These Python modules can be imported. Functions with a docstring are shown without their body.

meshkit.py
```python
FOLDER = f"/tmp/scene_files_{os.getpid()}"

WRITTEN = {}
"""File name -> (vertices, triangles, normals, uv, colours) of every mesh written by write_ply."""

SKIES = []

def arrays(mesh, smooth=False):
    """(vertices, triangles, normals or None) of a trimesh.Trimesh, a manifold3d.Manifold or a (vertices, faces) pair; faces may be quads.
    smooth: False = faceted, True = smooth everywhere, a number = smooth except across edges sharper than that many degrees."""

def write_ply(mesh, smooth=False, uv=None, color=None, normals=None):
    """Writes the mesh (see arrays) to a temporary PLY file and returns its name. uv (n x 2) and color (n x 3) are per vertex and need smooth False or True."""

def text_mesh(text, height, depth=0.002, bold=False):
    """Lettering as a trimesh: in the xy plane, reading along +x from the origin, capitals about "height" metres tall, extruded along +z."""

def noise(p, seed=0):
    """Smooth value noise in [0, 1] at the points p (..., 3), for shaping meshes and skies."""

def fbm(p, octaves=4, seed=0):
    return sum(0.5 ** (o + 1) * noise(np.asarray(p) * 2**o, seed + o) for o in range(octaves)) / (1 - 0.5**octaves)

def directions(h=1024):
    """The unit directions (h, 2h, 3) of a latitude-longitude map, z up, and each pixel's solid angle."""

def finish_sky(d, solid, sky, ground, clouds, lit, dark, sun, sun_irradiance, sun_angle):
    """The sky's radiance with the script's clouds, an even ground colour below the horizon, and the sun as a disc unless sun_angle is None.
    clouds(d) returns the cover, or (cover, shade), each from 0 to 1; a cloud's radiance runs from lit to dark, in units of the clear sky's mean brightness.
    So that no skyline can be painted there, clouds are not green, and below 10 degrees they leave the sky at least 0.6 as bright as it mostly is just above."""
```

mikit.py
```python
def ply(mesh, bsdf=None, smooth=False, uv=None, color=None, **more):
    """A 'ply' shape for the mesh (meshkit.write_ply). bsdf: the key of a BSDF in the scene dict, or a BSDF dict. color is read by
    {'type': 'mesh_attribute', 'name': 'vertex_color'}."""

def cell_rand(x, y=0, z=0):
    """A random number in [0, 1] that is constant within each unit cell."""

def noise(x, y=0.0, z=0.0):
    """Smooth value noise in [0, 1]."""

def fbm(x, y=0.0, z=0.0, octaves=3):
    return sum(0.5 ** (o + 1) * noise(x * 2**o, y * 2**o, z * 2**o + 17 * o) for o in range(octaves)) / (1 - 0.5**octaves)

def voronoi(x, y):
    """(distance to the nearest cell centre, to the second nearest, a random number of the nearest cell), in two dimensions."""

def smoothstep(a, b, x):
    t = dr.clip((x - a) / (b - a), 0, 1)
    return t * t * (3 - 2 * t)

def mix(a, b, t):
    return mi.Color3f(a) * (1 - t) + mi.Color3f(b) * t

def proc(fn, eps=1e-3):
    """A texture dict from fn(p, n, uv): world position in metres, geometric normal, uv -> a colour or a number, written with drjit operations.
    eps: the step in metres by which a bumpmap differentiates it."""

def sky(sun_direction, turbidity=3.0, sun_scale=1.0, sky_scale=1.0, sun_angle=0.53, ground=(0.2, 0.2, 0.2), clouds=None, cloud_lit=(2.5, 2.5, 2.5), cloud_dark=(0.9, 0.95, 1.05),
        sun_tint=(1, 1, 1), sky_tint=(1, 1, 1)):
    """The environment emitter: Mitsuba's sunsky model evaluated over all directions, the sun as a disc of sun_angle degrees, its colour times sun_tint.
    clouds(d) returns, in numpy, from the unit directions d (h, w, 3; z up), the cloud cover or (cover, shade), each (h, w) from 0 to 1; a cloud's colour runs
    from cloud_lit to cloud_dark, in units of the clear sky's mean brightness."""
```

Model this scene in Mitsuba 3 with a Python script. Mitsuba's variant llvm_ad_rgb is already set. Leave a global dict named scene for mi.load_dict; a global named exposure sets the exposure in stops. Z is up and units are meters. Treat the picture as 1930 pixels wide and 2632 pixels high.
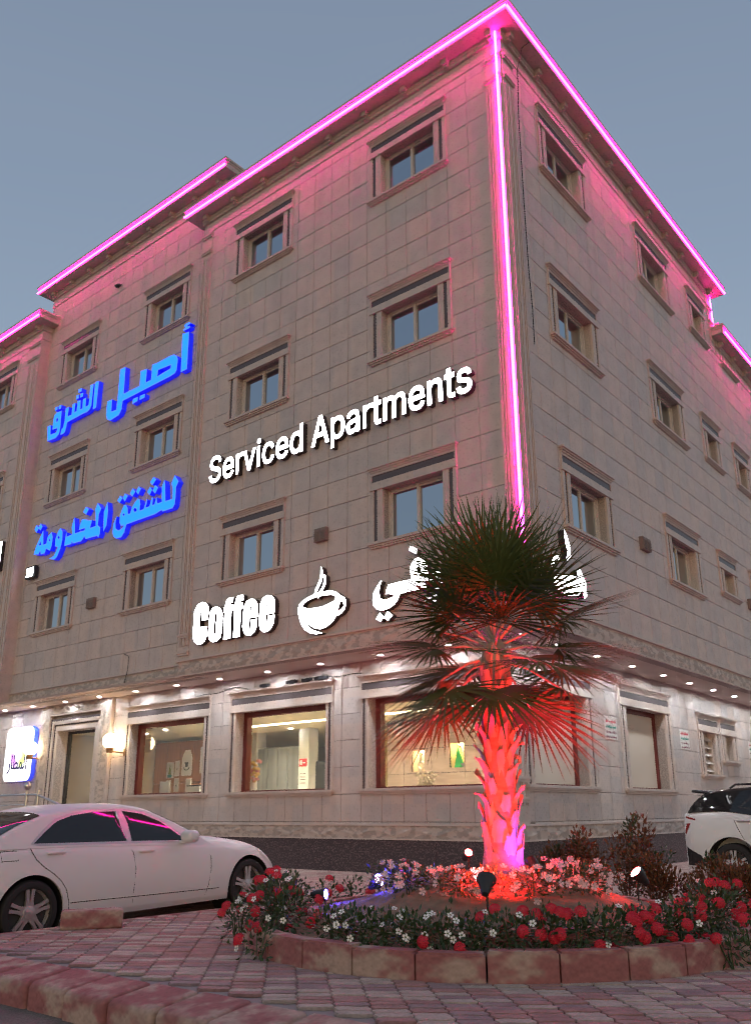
import math, random
import numpy as np
import trimesh
import drjit as dr
import mitsuba as mi
import manifold3d as m3
from shapely import Polygon, box as sbox, union_all, affinity, LineString
import mikit, meshkit
from mikit import proc, noise, fbm, cell_rand, smoothstep, mix

T = mi.ScalarTransform4f
scene, labels = {}, {}

# ------------------------------------------------------------------ camera, sky, exposure
CAM = np.array([6.3703, -11.5, 1.45])
FWD = np.array([-0.60459, 0.74420, 0.28397])
UP = np.array([0.18403, -0.21636, 0.95881])
scene['camera'] = {'type': 'perspective', 'fov': 47.151, 'fov_axis': 'x', 'near_clip': 0.1, 'far_clip': 600.0,
                   'principal_point_offset_x': -0.0088, 'principal_point_offset_y': -0.04404,
                   'to_world': T().look_at(origin=CAM.tolist(), target=(CAM + FWD).tolist(), up=UP.tolist())}
SUN = (0.55, -0.83, 0.10)                       # the sun has just set behind the camera
scene['sky'] = mikit.sky(SUN, turbidity=4.0, sun_scale=0.0, sky_scale=0.94, ground=(0.2, 0.18, 0.17), sky_tint=(0.93, 0.98, 1.16),
                         clouds=lambda d: 0.45 + 0.12 * (meshkit.fbm(d * [3.0, 3.0, 9.0] + 5.0, 3) - 0.5), cloud_lit=(0.86, 0.97, 1.20))
scene['sky']['sampling_weight'] = 22.0
exposure = 3.3

# light strengths: downlights, neon, white faces, blue faces, board, wall globes, lobby strips
DL, NE, WH, BL, BO, GL, LO, RL = 75.0, 8.0, 0.6, 0.13, 0.16, 2.2, 4.5, 110.0

# ------------------------------------------------------------------ materials
def P(name, color, rough=0.6, two=True, **kw):
    b = {'type': 'principled', 'base_color': color if isinstance(color, dict) else {'type': 'rgb', 'value': list(color)}, 'roughness': rough, **kw}
    scene[name] = {'type': 'twosided', 'bsdf': b} if two else b
    return name

def tex(fn):
    return proc(fn)

def stone_fn(base, var):
    def fn(p, n, uv):
        u = p.x + p.y
        cell = cell_rand(dr.floor(p.x * 2 + 0.4), dr.floor(p.y * 2 + 0.6), dr.floor((p.z - 0.08) * 2))
        g = fbm(p.x * 6, p.y * 6, p.z * 6, 3)
        f = fbm(p.x * 55, p.y * 55, p.z * 40, 2)
        streak = fbm(u * 5.0, p.z * 0.35, 3.0, 3)
        pit = smoothstep(0.70, 0.80, noise(p.x * 38, p.y * 38, p.z * 24))
        v = 1 + var * (cell - 0.5) + 0.16 * (g - 0.5) + 0.12 * (f - 0.5) - 0.07 * smoothstep(0.5, 0.8, streak) - 0.12 * pit
        return mix((base[0], base[1], base[2]), (base[0] * 1.06, base[1] * 0.97, base[2] * 0.90), cell) * v
    return tex(fn)

P('stone', stone_fn((0.49, 0.452, 0.445), 0.10), 0.55)
P('stone_trim', stone_fn((0.49, 0.44, 0.42), 0.05), 0.5)
P('mortar', (0.24, 0.21, 0.20), 0.9)
P('soffit_paint', tex(lambda p, n, uv: mi.Color3f(0.40, 0.33, 0.30) * (0.9 + 0.2 * fbm(p.x * 2, p.y * 2, p.z * 2))), 0.8)
P('dark_stone', tex(lambda p, n, uv: mi.Color3f(0.085, 0.066, 0.070) * (0.8 + 0.4 * fbm(p.x * 40, p.y * 40, p.z * 40, 2))), 0.35)
P('granite', tex(lambda p, n, uv: mix((0.055, 0.040, 0.046), (0.14, 0.095, 0.10), smoothstep(0.5, 0.72, fbm(p.x * 45, p.y * 45, p.z * 45, 2)))), 0.28)
P('alu', (0.52, 0.47, 0.44), 0.4)
scene['mirror_glass'] = {'type': 'twosided', 'bsdf': {'type': 'principled', 'base_color': {'type': 'rgb', 'value': [0.42, 0.47, 0.52]}, 'metallic': 1.0, 'roughness': 0.04}}
scene['clear_glass'] = {'type': 'thindielectric', 'int_ior': 1.5}
P('mahogany', tex(lambda p, n, uv: mi.Color3f(0.12, 0.018, 0.016) * (0.7 + 0.6 * fbm(p.x * 30, p.y * 30, p.z * 3))), 0.35)
P('black_plastic', (0.015, 0.015, 0.017), 0.4)
P('dark_metal', (0.03, 0.03, 0.035), 0.35)
P('steel', (0.55, 0.55, 0.56), 0.28, metallic=1.0)
P('white_paint', (0.72, 0.71, 0.69), 0.5)

def light(rgb, w=1.0):
    return {'type': 'area', 'radiance': {'type': 'rgb', 'value': list(rgb)}, 'sampling_weight': w}

# ------------------------------------------------------------------ helpers
def num(i):
    return '' if i == 0 else '_%03d' % i

COUNT = {}
def key(base):
    i = COUNT.get(base, 0)
    COUNT[base] = i + 1
    return base + num(i)

def add(k, shape, M=None, **more):
    d = {**shape, **more}
    if M is not None:
        d['to_world'] = T(np.array(M, float))
    scene[k] = d
    return k

def lab(k, label=None, cat=None, group=None, kind=None):
    d = labels.setdefault(k, {})
    for a, b in (('label', label), ('category', cat), ('group', group), ('kind', kind)):
        if b:
            d[a] = b
    return k

BF = np.array([[0, 2, 3], [0, 3, 1], [4, 5, 7], [4, 7, 6], [0, 1, 5], [0, 5, 4], [2, 6, 7], [2, 7, 3], [0, 4, 6], [0, 6, 2], [1, 3, 7], [1, 7, 5]])
def bx(x0, x1, y0, y1, z0, z1):
    return np.array([[x, y, z] for z in (z0, z1) for y in (y0, y1) for x in (x0, x1)], float), BF

def join(parts):
    v, f, n = [], [], 0
    for p in parts:
        a, b = (p.vertices, p.faces) if hasattr(p, 'vertices') else p
        v.append(np.asarray(a, float)); f.append(np.asarray(b, int) + n); n += len(a)
    return trimesh.Trimesh(np.vstack(v), np.vstack(f), process=False)

def xf(p, M):
    v, f = (p.vertices, p.faces) if hasattr(p, 'vertices') else p
    M = np.asarray(M, float)
    return np.asarray(v) @ M[:3, :3].T + M[:3, 3], f

def cyl(a, b, r0, r1=None, n=12):
    a, b = np.asarray(a, float), np.asarray(b, float)
    r1 = r0 if r1 is None else r1
    w = (b - a) / np.linalg.norm(b - a)
    u = np.cross(w, [0, 0, 1.0] if abs(w[2]) < .9 else [1.0, 0, 0]); u /= np.linalg.norm(u)
    v = np.cross(w, u)
    t = np.arange(n) * 2 * np.pi / n
    ring = np.cos(t)[:, None] * u + np.sin(t)[:, None] * v
    V = np.vstack([a + r0 * ring, b + r1 * ring, [a], [b]])
    i = np.arange(n); j = (i + 1) % n
    F = np.vstack([np.c_[i, j, j + n], np.c_[i, j + n, i + n], np.c_[j, i, i * 0 + 2 * n], np.c_[i + n, j + n, i * 0 + 2 * n + 1]])
    return V, F

def lathe(prof, n=24):
    """profile of (r, z) revolved round z."""
    t = np.arange(n) * 2 * np.pi / n
    V = np.vstack([np.c_[r * np.cos(t), r * np.sin(t), np.full(n, z)] for r, z in prof])
    F = []
    i = np.arange(n); j = (i + 1) % n
    for k in range(len(prof) - 1):
        F += [np.c_[k * n + i, k * n + j, (k + 1) * n + j], np.c_[k * n + i, (k + 1) * n + j, (k + 1) * n + i]]
    return V, np.vstack(F)

def prism(poly, d0, d1):
    out = []
    for g in getattr(poly, 'geoms', [poly]):
        if g.geom_type != 'Polygon' or g.area < 1e-6:
            continue
        m = trimesh.creation.extrude_polygon(g, d1 - d0, engine='earcut')
        out.append((np.asarray(m.vertices) + [0, 0, d0], np.asarray(m.faces)))
    return out

def tube(pts, r, n=6):
    p = np.asarray(pts, float)
    t = np.gradient(p, axis=0); t /= np.linalg.norm(t, axis=1, keepdims=True) + 1e-12
    a = np.cross(t, [0.31, 0.17, 0.93]); a /= np.linalg.norm(a, axis=1, keepdims=True) + 1e-12
    b = np.cross(t, a)
    r = np.broadcast_to(r, (len(p),))
    ang = np.arange(n) * 2 * np.pi / n
    V = (p[:, None] + r[:, None, None] * (np.cos(ang)[None, :, None] * a[:, None] + np.sin(ang)[None, :, None] * b[:, None])).reshape(-1, 3)
    F = []
    for k in range(len(p) - 1):
        i = np.arange(n); j = (i + 1) % n
        F += [np.c_[k * n + i, k * n + j, (k + 1) * n + j], np.c_[k * n + i, (k + 1) * n + j, (k + 1) * n + i]]
    return V, np.vstack(F)

# local facade coordinates: (along, height, outward)
def FRONT(y0): return np.array([[1, 0, 0, 0], [0, 0, -1, y0], [0, 1, 0, 0], [0, 0, 0, 1.0]])
def SIDE(x0): return np.array([[0, 0, 1, x0], [1, 0, 0, 0], [0, 1, 0, 0], [0, 0, 0, 1.0]])
def off(M, u, v, w=0): return M @ np.array([[1, 0, 0, u], [0, 1, 0, v], [0, 0, 1, w], [0, 0, 0, 1.0]])
def TR(x, y, z, rz=0, s=1.0, rx=0.0, ry=0.0):
    c, n = math.cos(rz), math.sin(rz)
    A = np.array([[c, -n, 0], [n, c, 0], [0, 0, 1.0]])
    cx, sx, cy, sy = math.cos(rx), math.sin(rx), math.cos(ry), math.sin(ry)
    A = A @ np.array([[cy, 0, sy], [0, 1, 0], [-sy, 0, cy]]) @ np.array([[1, 0, 0], [0, cx, -sx], [0, sx, cx]]) * s
    M = np.eye(4); M[:3, :3] = A; M[:3, 3] = (x, y, z)
    return M

def aim(o, d):
    """matrix whose +z looks along d."""
    w = np.asarray(d, float) / np.linalg.norm(d)
    u = np.cross([0, 0, 1.0] if abs(w[2]) < .95 else [1.0, 0, 0], w); u /= np.linalg.norm(u)
    M = np.eye(4); M[:3, 0], M[:3, 1], M[:3, 2], M[:3, 3] = u, np.cross(w, u), w, o
    return M

RGT = np.cross(FWD, UP)
def screen(p):
    q = (np.asarray(p, float) - CAM) @ np.array([RGT, UP, FWD]).T
    f = 2211.4
    return 982.0 + f * q[..., 0] / q[..., 2], 1432.0 - f * q[..., 1] / q[..., 2], q[..., 2]

# ------------------------------------------------------------------ ground
def ground_z(x, y):
    x, y = np.asarray(x, float), np.asarray(y, float)
    t = np.clip((y + 6.5) / 7.8, 0, 1); t = t * t * (3 - 2 * t)
    s = np.clip((x + 1.6) / 1.6, 0, 1); s = s * s * (3 - 2 * s)
    return 0.09 + t * (0.31 - 0.15 * s)

def grid_mesh(xs, ys, fz):
    X, Y = np.meshgrid(xs, ys, indexing='ij')
    V = np.stack([X, Y, fz(X, Y)], -1).reshape(-1, 3)
    n, m = len(xs), len(ys)
    i, j = np.meshgrid(np.arange(n - 1), np.arange(m - 1), indexing='ij')
    a = (i * m + j).ravel()
    return V, np.vstack([np.c_[a, a + m, a + m + 1], np.c_[a, a + m + 1, a + 1]])

def paver_col(p):
    a, b = (p.x + p.y) * 0.7071, (p.y - p.x) * 0.7071
    c = cell_rand(dr.floor(a / 0.225), dr.floor(b / 0.1125))
    base = mix((0.27, 0.145, 0.135), (0.33, 0.235, 0.205), c)
    edge = smoothstep(0.0, 0.05, dr.abs(b / 0.1125 - dr.floor(b / 0.1125) - 0.5) - 0.42)
    return base * (1 - 0.45 * edge) * (0.75 + 0.5 * fbm(p.x * 5, p.y * 5, 0, 3))
P('far_paving', tex(lambda p, n, uv: paver_col(p)), 0.8)
P('road_asphalt', tex(lambda p, n, uv: mix((0.085, 0.075, 0.07), (0.17, 0.14, 0.125), fbm(p.x * 3, p.y * 3, 0, 4)) * (0.75 + 0.5 * noise(p.x * 90, p.y * 90))), 0.9)
xs = np.r_[np.linspace(-300, -20, 8), np.linspace(-18, 14, 65), np.linspace(20, 300, 8)]
ys = np.r_[np.linspace(-300, -16, 8), np.linspace(-14, 3, 69), np.linspace(8, 300, 8)]
add('ground', mikit.ply(join([grid_mesh(xs, ys, lambda X, Y: ground_z(X, Y))]), 'far_paving', smooth=True))
lab('ground', 'paved forecourt of small red interlocking blocks between cars and building', None, None, 'structure')
add('road', mikit.ply(join([grid_mesh(np.linspace(-60, 60, 61), np.linspace(-30, -7.3, 20), lambda X, Y: ground_z(X, Y) + 0.004 + 0 * X)]), 'road_asphalt', smooth=True))
lab('road', 'dusty asphalt road in front of the kerb', None, None, 'structure')

# ------------------------------------------------------------------ the hotel: openings
H = 'hotel_building'
lab(H, 'four-storey hotel clad in beige stone tiles with pink neon along its roof edges', 'building')
RZ = {3: (13.50, 14.99), 2: (9.82, 11.29), 1: (6.12, 7.58)}
Mf, Mm, Mw, Ms = FRONT(0.0), FRONT(0.30), FRONT(0.0), SIDE(0.0)
Mg, Mgs = FRONT(1.13), SIDE(-1.12)
Mw = Mf
WIN = []                     # (wall, M, centre, width, sill z, cornice z, side margin, look)
for r in (3, 2, 1):
    zs, zc = RZ[r]
    for uc in (-2.245, -6.43): WIN.append(('front', Mf, uc, 2.0, zs, zc, .33, 'slide'))
    for uc in (-10.39, -14.45): WIN.append(('middle', Mm, uc, 2.0, zs, zc, .33, 'slide'))
    for uc in (-18.42, -22.4): WIN.append(('wing', Mw, uc, 2.0, zs, zc, .33, 'slide'))
    for uc in (2.27, 6.94): WIN.append(('side', Ms, uc, 2.1, zs, zc, .33, 'slide'))
    zn, zm = {3: (13.72, 14.98), 2: (10.0, 11.24), 1: (6.5, 7.55)}[r]
    for uc in (9.94, 12.42, 17.5, 21.0): WIN.append(('side', Ms, uc, 1.42, zn, zm, .36, 'slide'))
for uc, w in ((-10.39, 3.22), (-6.635, 3.1), (-2.91, 3.1)): WIN.append(('ground', Mg, uc, w, 1.86, 3.97, .225, 'shop'))
for uc in (2.78, 6.70): WIN.append(('gside', Mgs, uc, 2.75, 1.87, 3.98, .33, 'film'))
WIN.append(('gside', Mgs, 10.53, 1.55, 2.27, 3.74, .33, 'louvre'))
WIN.append(('gside', Mgs, 12.02, 1.30, 2.65, 3.74, .33, 'slide'))
DOOR = (-15.05, -13.30, 0.95, 3.56)

def opening(w):
    _, _, uc, W, zs, zc, m, look = w
    return sbox(uc - W / 2 + m, zs, uc + W / 2 - m, zc - .435)

def region(wall, poly, extra=()):
    return poly.difference(union_all([opening(w) for w in WIN if w[0] == wall] + list(extra)))

# (name, matrix, tiled region, joint offsets, cladding limits, openings of)
front = sbox(-8.62, 4.24, 0.0, 15.95)
side = union_all([sbox(0.0, 4.24, 11.30, 15.95), sbox(11.30, 4.24, 26.0, 14.5)])
middle = sbox(-16.30, 4.24, -8.25, 17.2)
wing = sbox(-26.0, 4.24, -16.22, 15.95)
gfront = sbox(-26.0, 0.30, -1.12, 4.30)
gside = sbox(1.13, 0.30, 26.0, 4.30)
door_hole = sbox(DOOR[0], 0.30, DOOR[1], DOOR[3])
WALLS = {'front_wall': (Mf, region('front', front), 'front'), 'side_wall': (Ms, region('side', side), 'side'), 'middle_wall': (Mm, region('middle', middle), 'middle'),
         'wing_wall': (Mw, region('wing', wing), 'wing'), 'ground_wall': (Mg, region('ground', gfront, [door_hole]), 'ground'), 'ground_side_wall': (Mgs, region('gside', gside), 'gside')}
for nm, (M, reg, _) in WALLS.items():
    t = 0.22
    add(f'{H}__{nm}', mikit.ply(join(prism(reg, -t, 0.0)), 'mortar'), M)

# stone tiles: half-metre squares, clipped round the windows
def cover(w):
    """what the window surround hides of the tiles"""
    _, _, uc, W, zs, zc, m, look = w
    return sbox(uc - W / 2 + .05, zs - .09, uc + W / 2 - .05, zc - .01)

TILED = [('front_wall', Mf, sbox(-8.28, 4.585, -0.36, 15.30), -0.30, 0.08, 'front'),
         ('side_wall', Ms, union_all([sbox(0.36, 4.585, 11.0, 15.30), sbox(11.0, 4.585, 26.0, 13.80)]), 0.20, 0.08, 'side'),
         ('middle_wall', Mm, sbox(-16.22, 4.585, -8.6, 16.50), -0.10, 0.08, 'middle'),
         ('wing_wall', Mw, sbox(-25.0, 4.585, -16.85, 15.30), -0.35, 0.08, 'wing'),
         ('ground_wall', Mg, sbox(-25.0, 1.235, -1.50, 4.24).difference(sbox(-15.85, 1.0, -12.50, 4.24)), -0.42, 0.27, 'ground'),
         ('ground_side_wall', Mgs, sbox(1.50, 1.235, 26.0, 4.24), 0.20, 0.27, 'gside')]
GAP, TH = 0.010, 0.016
def tile_mesh(w, h):
    b, e = 0.005, TH
    o = [(-w / 2, -h / 2), (w / 2, -h / 2), (w / 2, h / 2), (-w / 2, h / 2)]
    V = [(x, y, 0) for x, y in o] + [(x, y, e - b) for x, y in o] + [(x - math.copysign(b, x), y - math.copysign(b, y), e) for x, y in o]
    F = []
    for k in (0, 4):
        for i in range(4):
            j = (i + 1) % 4
            F += [(k + i, k + j, k + 4 + j), (k + i, k + 4 + j, k + 4 + i)]
    return np.array(V, float), np.array(F + [(8, 9, 10), (8, 10, 11)])
FULL = mikit.ply(join([tile_mesh(.5 - GAP, .5 - GAP)]), 'stone')
TILES = []
rt = random.Random(4)
for wall, M, reg, u0, z0, tag in TILED:
    reg = reg.difference(union_all([cover(w) for w in WIN if w[0] == tag] + [sbox(0, 0, 0.001, 0.001)]))
    a0, b0, a1, b1 = reg.bounds
    for i in range(int(math.floor((a0 - u0) * 2)), int(math.ceil((a1 - u0) * 2))):
        for j in range(int(math.floor((b0 - z0) * 2)), int(math.ceil((b1 - z0) * 2))):
            cx, cz = u0 + i / 2 + .25, z0 + j / 2 + .25
            h = .25 - GAP / 2
            cell = sbox(cx - h, cz - h, cx + h, cz + h)
            c = cell.intersection(reg)
            if c.is_empty or c.area < .006: continue
            full = c.area > cell.area - 1e-6
            corner = M @ np.array([[cx - .25, cz - .25, 0, 1], [cx + .25, cz - .25, 0, 1], [cx + .25, cz + .25, 0, 1], [cx - .25, cz + .25, 0, 1]]).T
            X, Y, D = screen(corner[:3].T)
            inside = D.min() > .1 and X.max() > 0 and X.min() < 1930 and Y.max() > 0 and Y.min() < 2632
            area = .5 * abs(sum(X[k] * Y[(k + 1) % 4] - X[(k + 1) % 4] * Y[k] for k in range(4))) * c.area / cell.area if inside else 0
            TILES.append((area, wall, M, cx, cz, full, c, rt.uniform(-.0015, .0015)))
TILES.sort(key=lambda t: -t[0])
rest = []
for n, (area, wall, M, cx, cz, full, c, dz) in enumerate(TILES):
    if n < 300:
        k = key(f'{H}__{wall}__tile')
        if full: add(k, FULL, off(M, cx, cz, dz))
        else: add(k, mikit.ply(join(prism(c, 0, TH)), 'stone'), off(M, 0, 0, dz))
    else:
        rest += [xf(tile_mesh(.5 - GAP, .5 - GAP), off(M, cx, cz, dz))] if full else [xf(q, off(M, 0, 0, dz)) for q in prism(c, 0, TH)]
add(f'{H}__tile_field', mikit.ply(join(rest), 'stone'))
lab(f'{H}__tile_field', None, None, None, 'stuff')

# ------------------------------------------------------------------ windows
def window_meshes(W, h, m, look):
    """meshes of one window in local coordinates: centre u = 0, sill top v = 0, cornice top v = h"""
    a = W / 2 - m                      # half opening
    o = W / 2 - .04                    # outer edge of the pilasters
    top = h - .435
    q = {}
    s = [bx(-o, o, h - .15, h - .10, 0, .045), bx(-o, o, h - .425, h - .285, 0, .045), bx(-o - .015, o + .015, h - .447, h - .423, 0, .068)]
    dk = [bx(-o + .03, o - .03, h - .287, h - .148, 0, .030)]
    s += [bx(-o, -o + .032, h - .29, h - .148, 0, .045), bx(o - .032, o, h - .29, h - .148, 0, .045)]
    d0, d1 = (a + .13, a + .21) if m > .3 else (a + .06, a + .13)
    for sg in (-1, 1):
        def B(x0, x1, *r): return bx(min(sg * x0, sg * x1), max(sg * x0, sg * x1), *r)
        s += [B(a, d0, 0, h - .446, 0, .045), B(d1, o, 0, h - .446, 0, .045), B(a + .05, a + .056, 0, h - .46, .045, .050)]
        s += [B(a, a + .03, 0, top + .03, -.215, .002)]
        dk += [B(d0 - .002, d1 + .002, 0, h - .447, 0, .028)]
    s += [bx(-a, a, top, top + .03, -.215, .002), bx(-a - .02, a + .02, -.03, -.002, -.215, .0)]
    q['surround'] = (join(s), 'stone_trim'); q['dark_inlay'] = (join(dk), 'dark_stone')
    q['cornice'] = (join([bx(-W / 2, W / 2, h - .034, h, 0, .115), bx(-W / 2 + .025, W / 2 - .025, h - .066, h - .033, 0, .088), bx(-W / 2 + .045, W / 2 - .045, h - .101, h - .065, 0, .064)]), 'stone_trim')
    q['sill'] = (join([bx(-W / 2, W / 2, -.048, 0, -.10, .115), bx(-W / 2 + .03, W / 2 - .03, -.078, -.047, 0, .085), bx(-W / 2 + .055, W / 2 - .055, -.108, -.077, 0, .058)]), 'stone_trim')
    if look == 'slide':
        f = [bx(-a, -a + .05, 0, top, -.20, -.13), bx(a - .05, a, 0, top, -.20, -.13), bx(-a + .05, a - .05, top - .05, top, -.20, -.13), bx(-a + .05, a - .05, 0, .04, -.20, -.13)]
        f += [bx(-.028, .028, .04, top - .05, -.185, -.135), bx(-a + .05, -a + .085, .04, top - .05, -.18, -.14), bx(-a + .085, -.028, top - .085, top - .05, -.18, -.14),
              bx(a - .085, a - .05, .04, top - .05, -.198, -.16), bx(.028, a - .085, top - .085, top - .05, -.198, -.16)]
        q['frame'] = (join(f), 'alu')
        q['pane'] = (join([bx(-a + .085, -.028, .04, top - .085, -.165, -.160)]), 'mirror_glass')
        q['pane_001'] = (join([bx(.028, a - .085, .04, top - .085, -.187, -.182)]), 'mirror_glass')
    elif look in ('shop', 'film'):
        e = .115 if look == 'shop' else .13
        f = [bx(-a, -a + e, 0, top, -.34, -.20), bx(a - e, a, 0, top, -.34, -.20), bx(-a + e, a - e, top - .10, top, -.34, -.20), bx(-a + e, a - e, 0, .035, -.34, -.20)]
        q['frame'] = (join(f), 'mahogany')
        x, z0, z1 = a - e, .035, top - .10
        q['pane'] = ((np.array([[-x, z0, -.27], [x, z0, -.27], [x, z1, -.27], [-x, z1, -.27]]), np.array([[0, 1, 2], [0, 2, 3]])), 'clear_glass')
    elif look == 'louvre':
        f = [bx(-a, -a + .03, 0, top, -.16, -.06), bx(a - .03, a, 0, top, -.16, -.06), bx(-a, a, 0, top, -.215, -.20)]
        for k in range(5):
            z = .08 + k * (top - .1) / 5
            f.append(xf(bx(-a + .03, a - .03, -.075, .075, -.006, .006), TR(0, z + .05, -.12, rx=-.75)))
        q['frame'] = (join(f), 'alu')
    return q
CACHE = {}
for wl, M, uc, W, zs, zc, m, look in WIN:
    h = round(zc - zs, 3)
    if (W, h, m, look) not in CACHE:
        CACHE[W, h, m, look] = {n: mikit.ply(join([g]), b) for n, (g, b) in window_meshes(W, h, m, look).items()}
    wk = key(f'{H}__window')
    for n, sh in CACHE[W, h, m, look].items():
        add(wk if n == 'surround' else f'{wk}__{n}', sh, off(M, uc, zs))

# ------------------------------------------------------------------ roof edges
def ring(rect, prof):
    x0, x1, y0, y1 = rect
    V = np.vstack([[(x0 - d, y0 - d, z), (x1 + d, y0 - d, z), (x1 + d, y1 + d, z), (x0 - d, y1 + d, z)] for d, z in prof])
    F = []
    for k in range(len(prof) - 1):
        for i in range(4):
            j = (i + 1) % 4
            F += [(4 * k + i, 4 * k + j, 4 * k + 4 + j), (4 * k + i, 4 * k + 4 + j, 4 * k + 4 + i)]
    return V, np.array(F)
def prof_at(H0):                     # (outward, height) relative to the wall head H0
    return [(d, H0 + z) for d, z in ((0, -.02), (.035, 0), (.035, .02), (.025, .03), (.025, .175), (.01, .18), (.01, .285), (.055, .29), (.055, .36), (.07, .365), (.07, .455),
            (.355, .46), (.365, .48), (.365, .60), (.385, .605), (.385, .65), (.41, .66), (.41, .72), (-.3, .725))]
BLOCKS = [((-8.60, 0.0, 0.0, 11.30), 15.30, 'corner block'), ((-16.30, -8.25, 0.30, 9.0), 16.53, 'middle block'), ((-27.0, -16.20, 0.0, 9.0), 15.30, 'left wing'), ((-9.0, 0.0, 11.42, 27.0), 13.80, 'far side block')]
NEON = []
for n, (rect, H0, nm) in enumerate(BLOCKS):
    k = key(f'{H}__roof_cornice')
    add(k, mikit.ply(join([ring(rect, prof_at(H0))]), 'stone_trim'))
    x0, x1, y0, y1 = rect
    add(key(f'{H}__roof'), mikit.ply(join([bx(x0 + .05, x1 - .05, y0 + .05, y1 - .05, H0 + .55, H0 + .70)]), 'mortar'))
    brk = mikit.ply(join([bx(-.06, .06, H0 + .345, H0 + .457, 0, .16), bx(-.045, .045, H0 + .30, H0 + .346, 0, .11)]), 'stone_trim')
    c = int(round((x1 - x0 - .3) / 1.03))
    for i in range(c + 1):
        add(key(f'{k}__bracket'), brk, off(FRONT(y0 - .03), x0 + .15 + i * (x1 - x0 - .3) / c, 0))
    if n in (0, 3):
        c = int(round((y1 - y0 - .3) / 1.12))
        for i in range(c + 1):
            add(key(f'{k}__bracket'), brk, off(SIDE(x1 + .03), y0 + .15 + i * (y1 - y0 - .3) / c, 0))
# stub walls that close the steps between the blocks
for _b in ([bx(-8.62, -8.40, 0.0, .40, 4.24, 15.9), bx(-16.42, -16.20, 0.0, .40, 4.24, 15.9), bx(-8.45, -8.25, .30, 4.0, 15.9, 17.1), bx(-16.32, -16.12, .30, 4.0, 15.9, 17.1),
                                    bx(-1.0, -.02, 11.1, 11.3, 14.3, 15.9)]):
    add(key(f'{H}__return_wall'), mikit.ply(join([_b]), 'stone_trim'))

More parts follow.
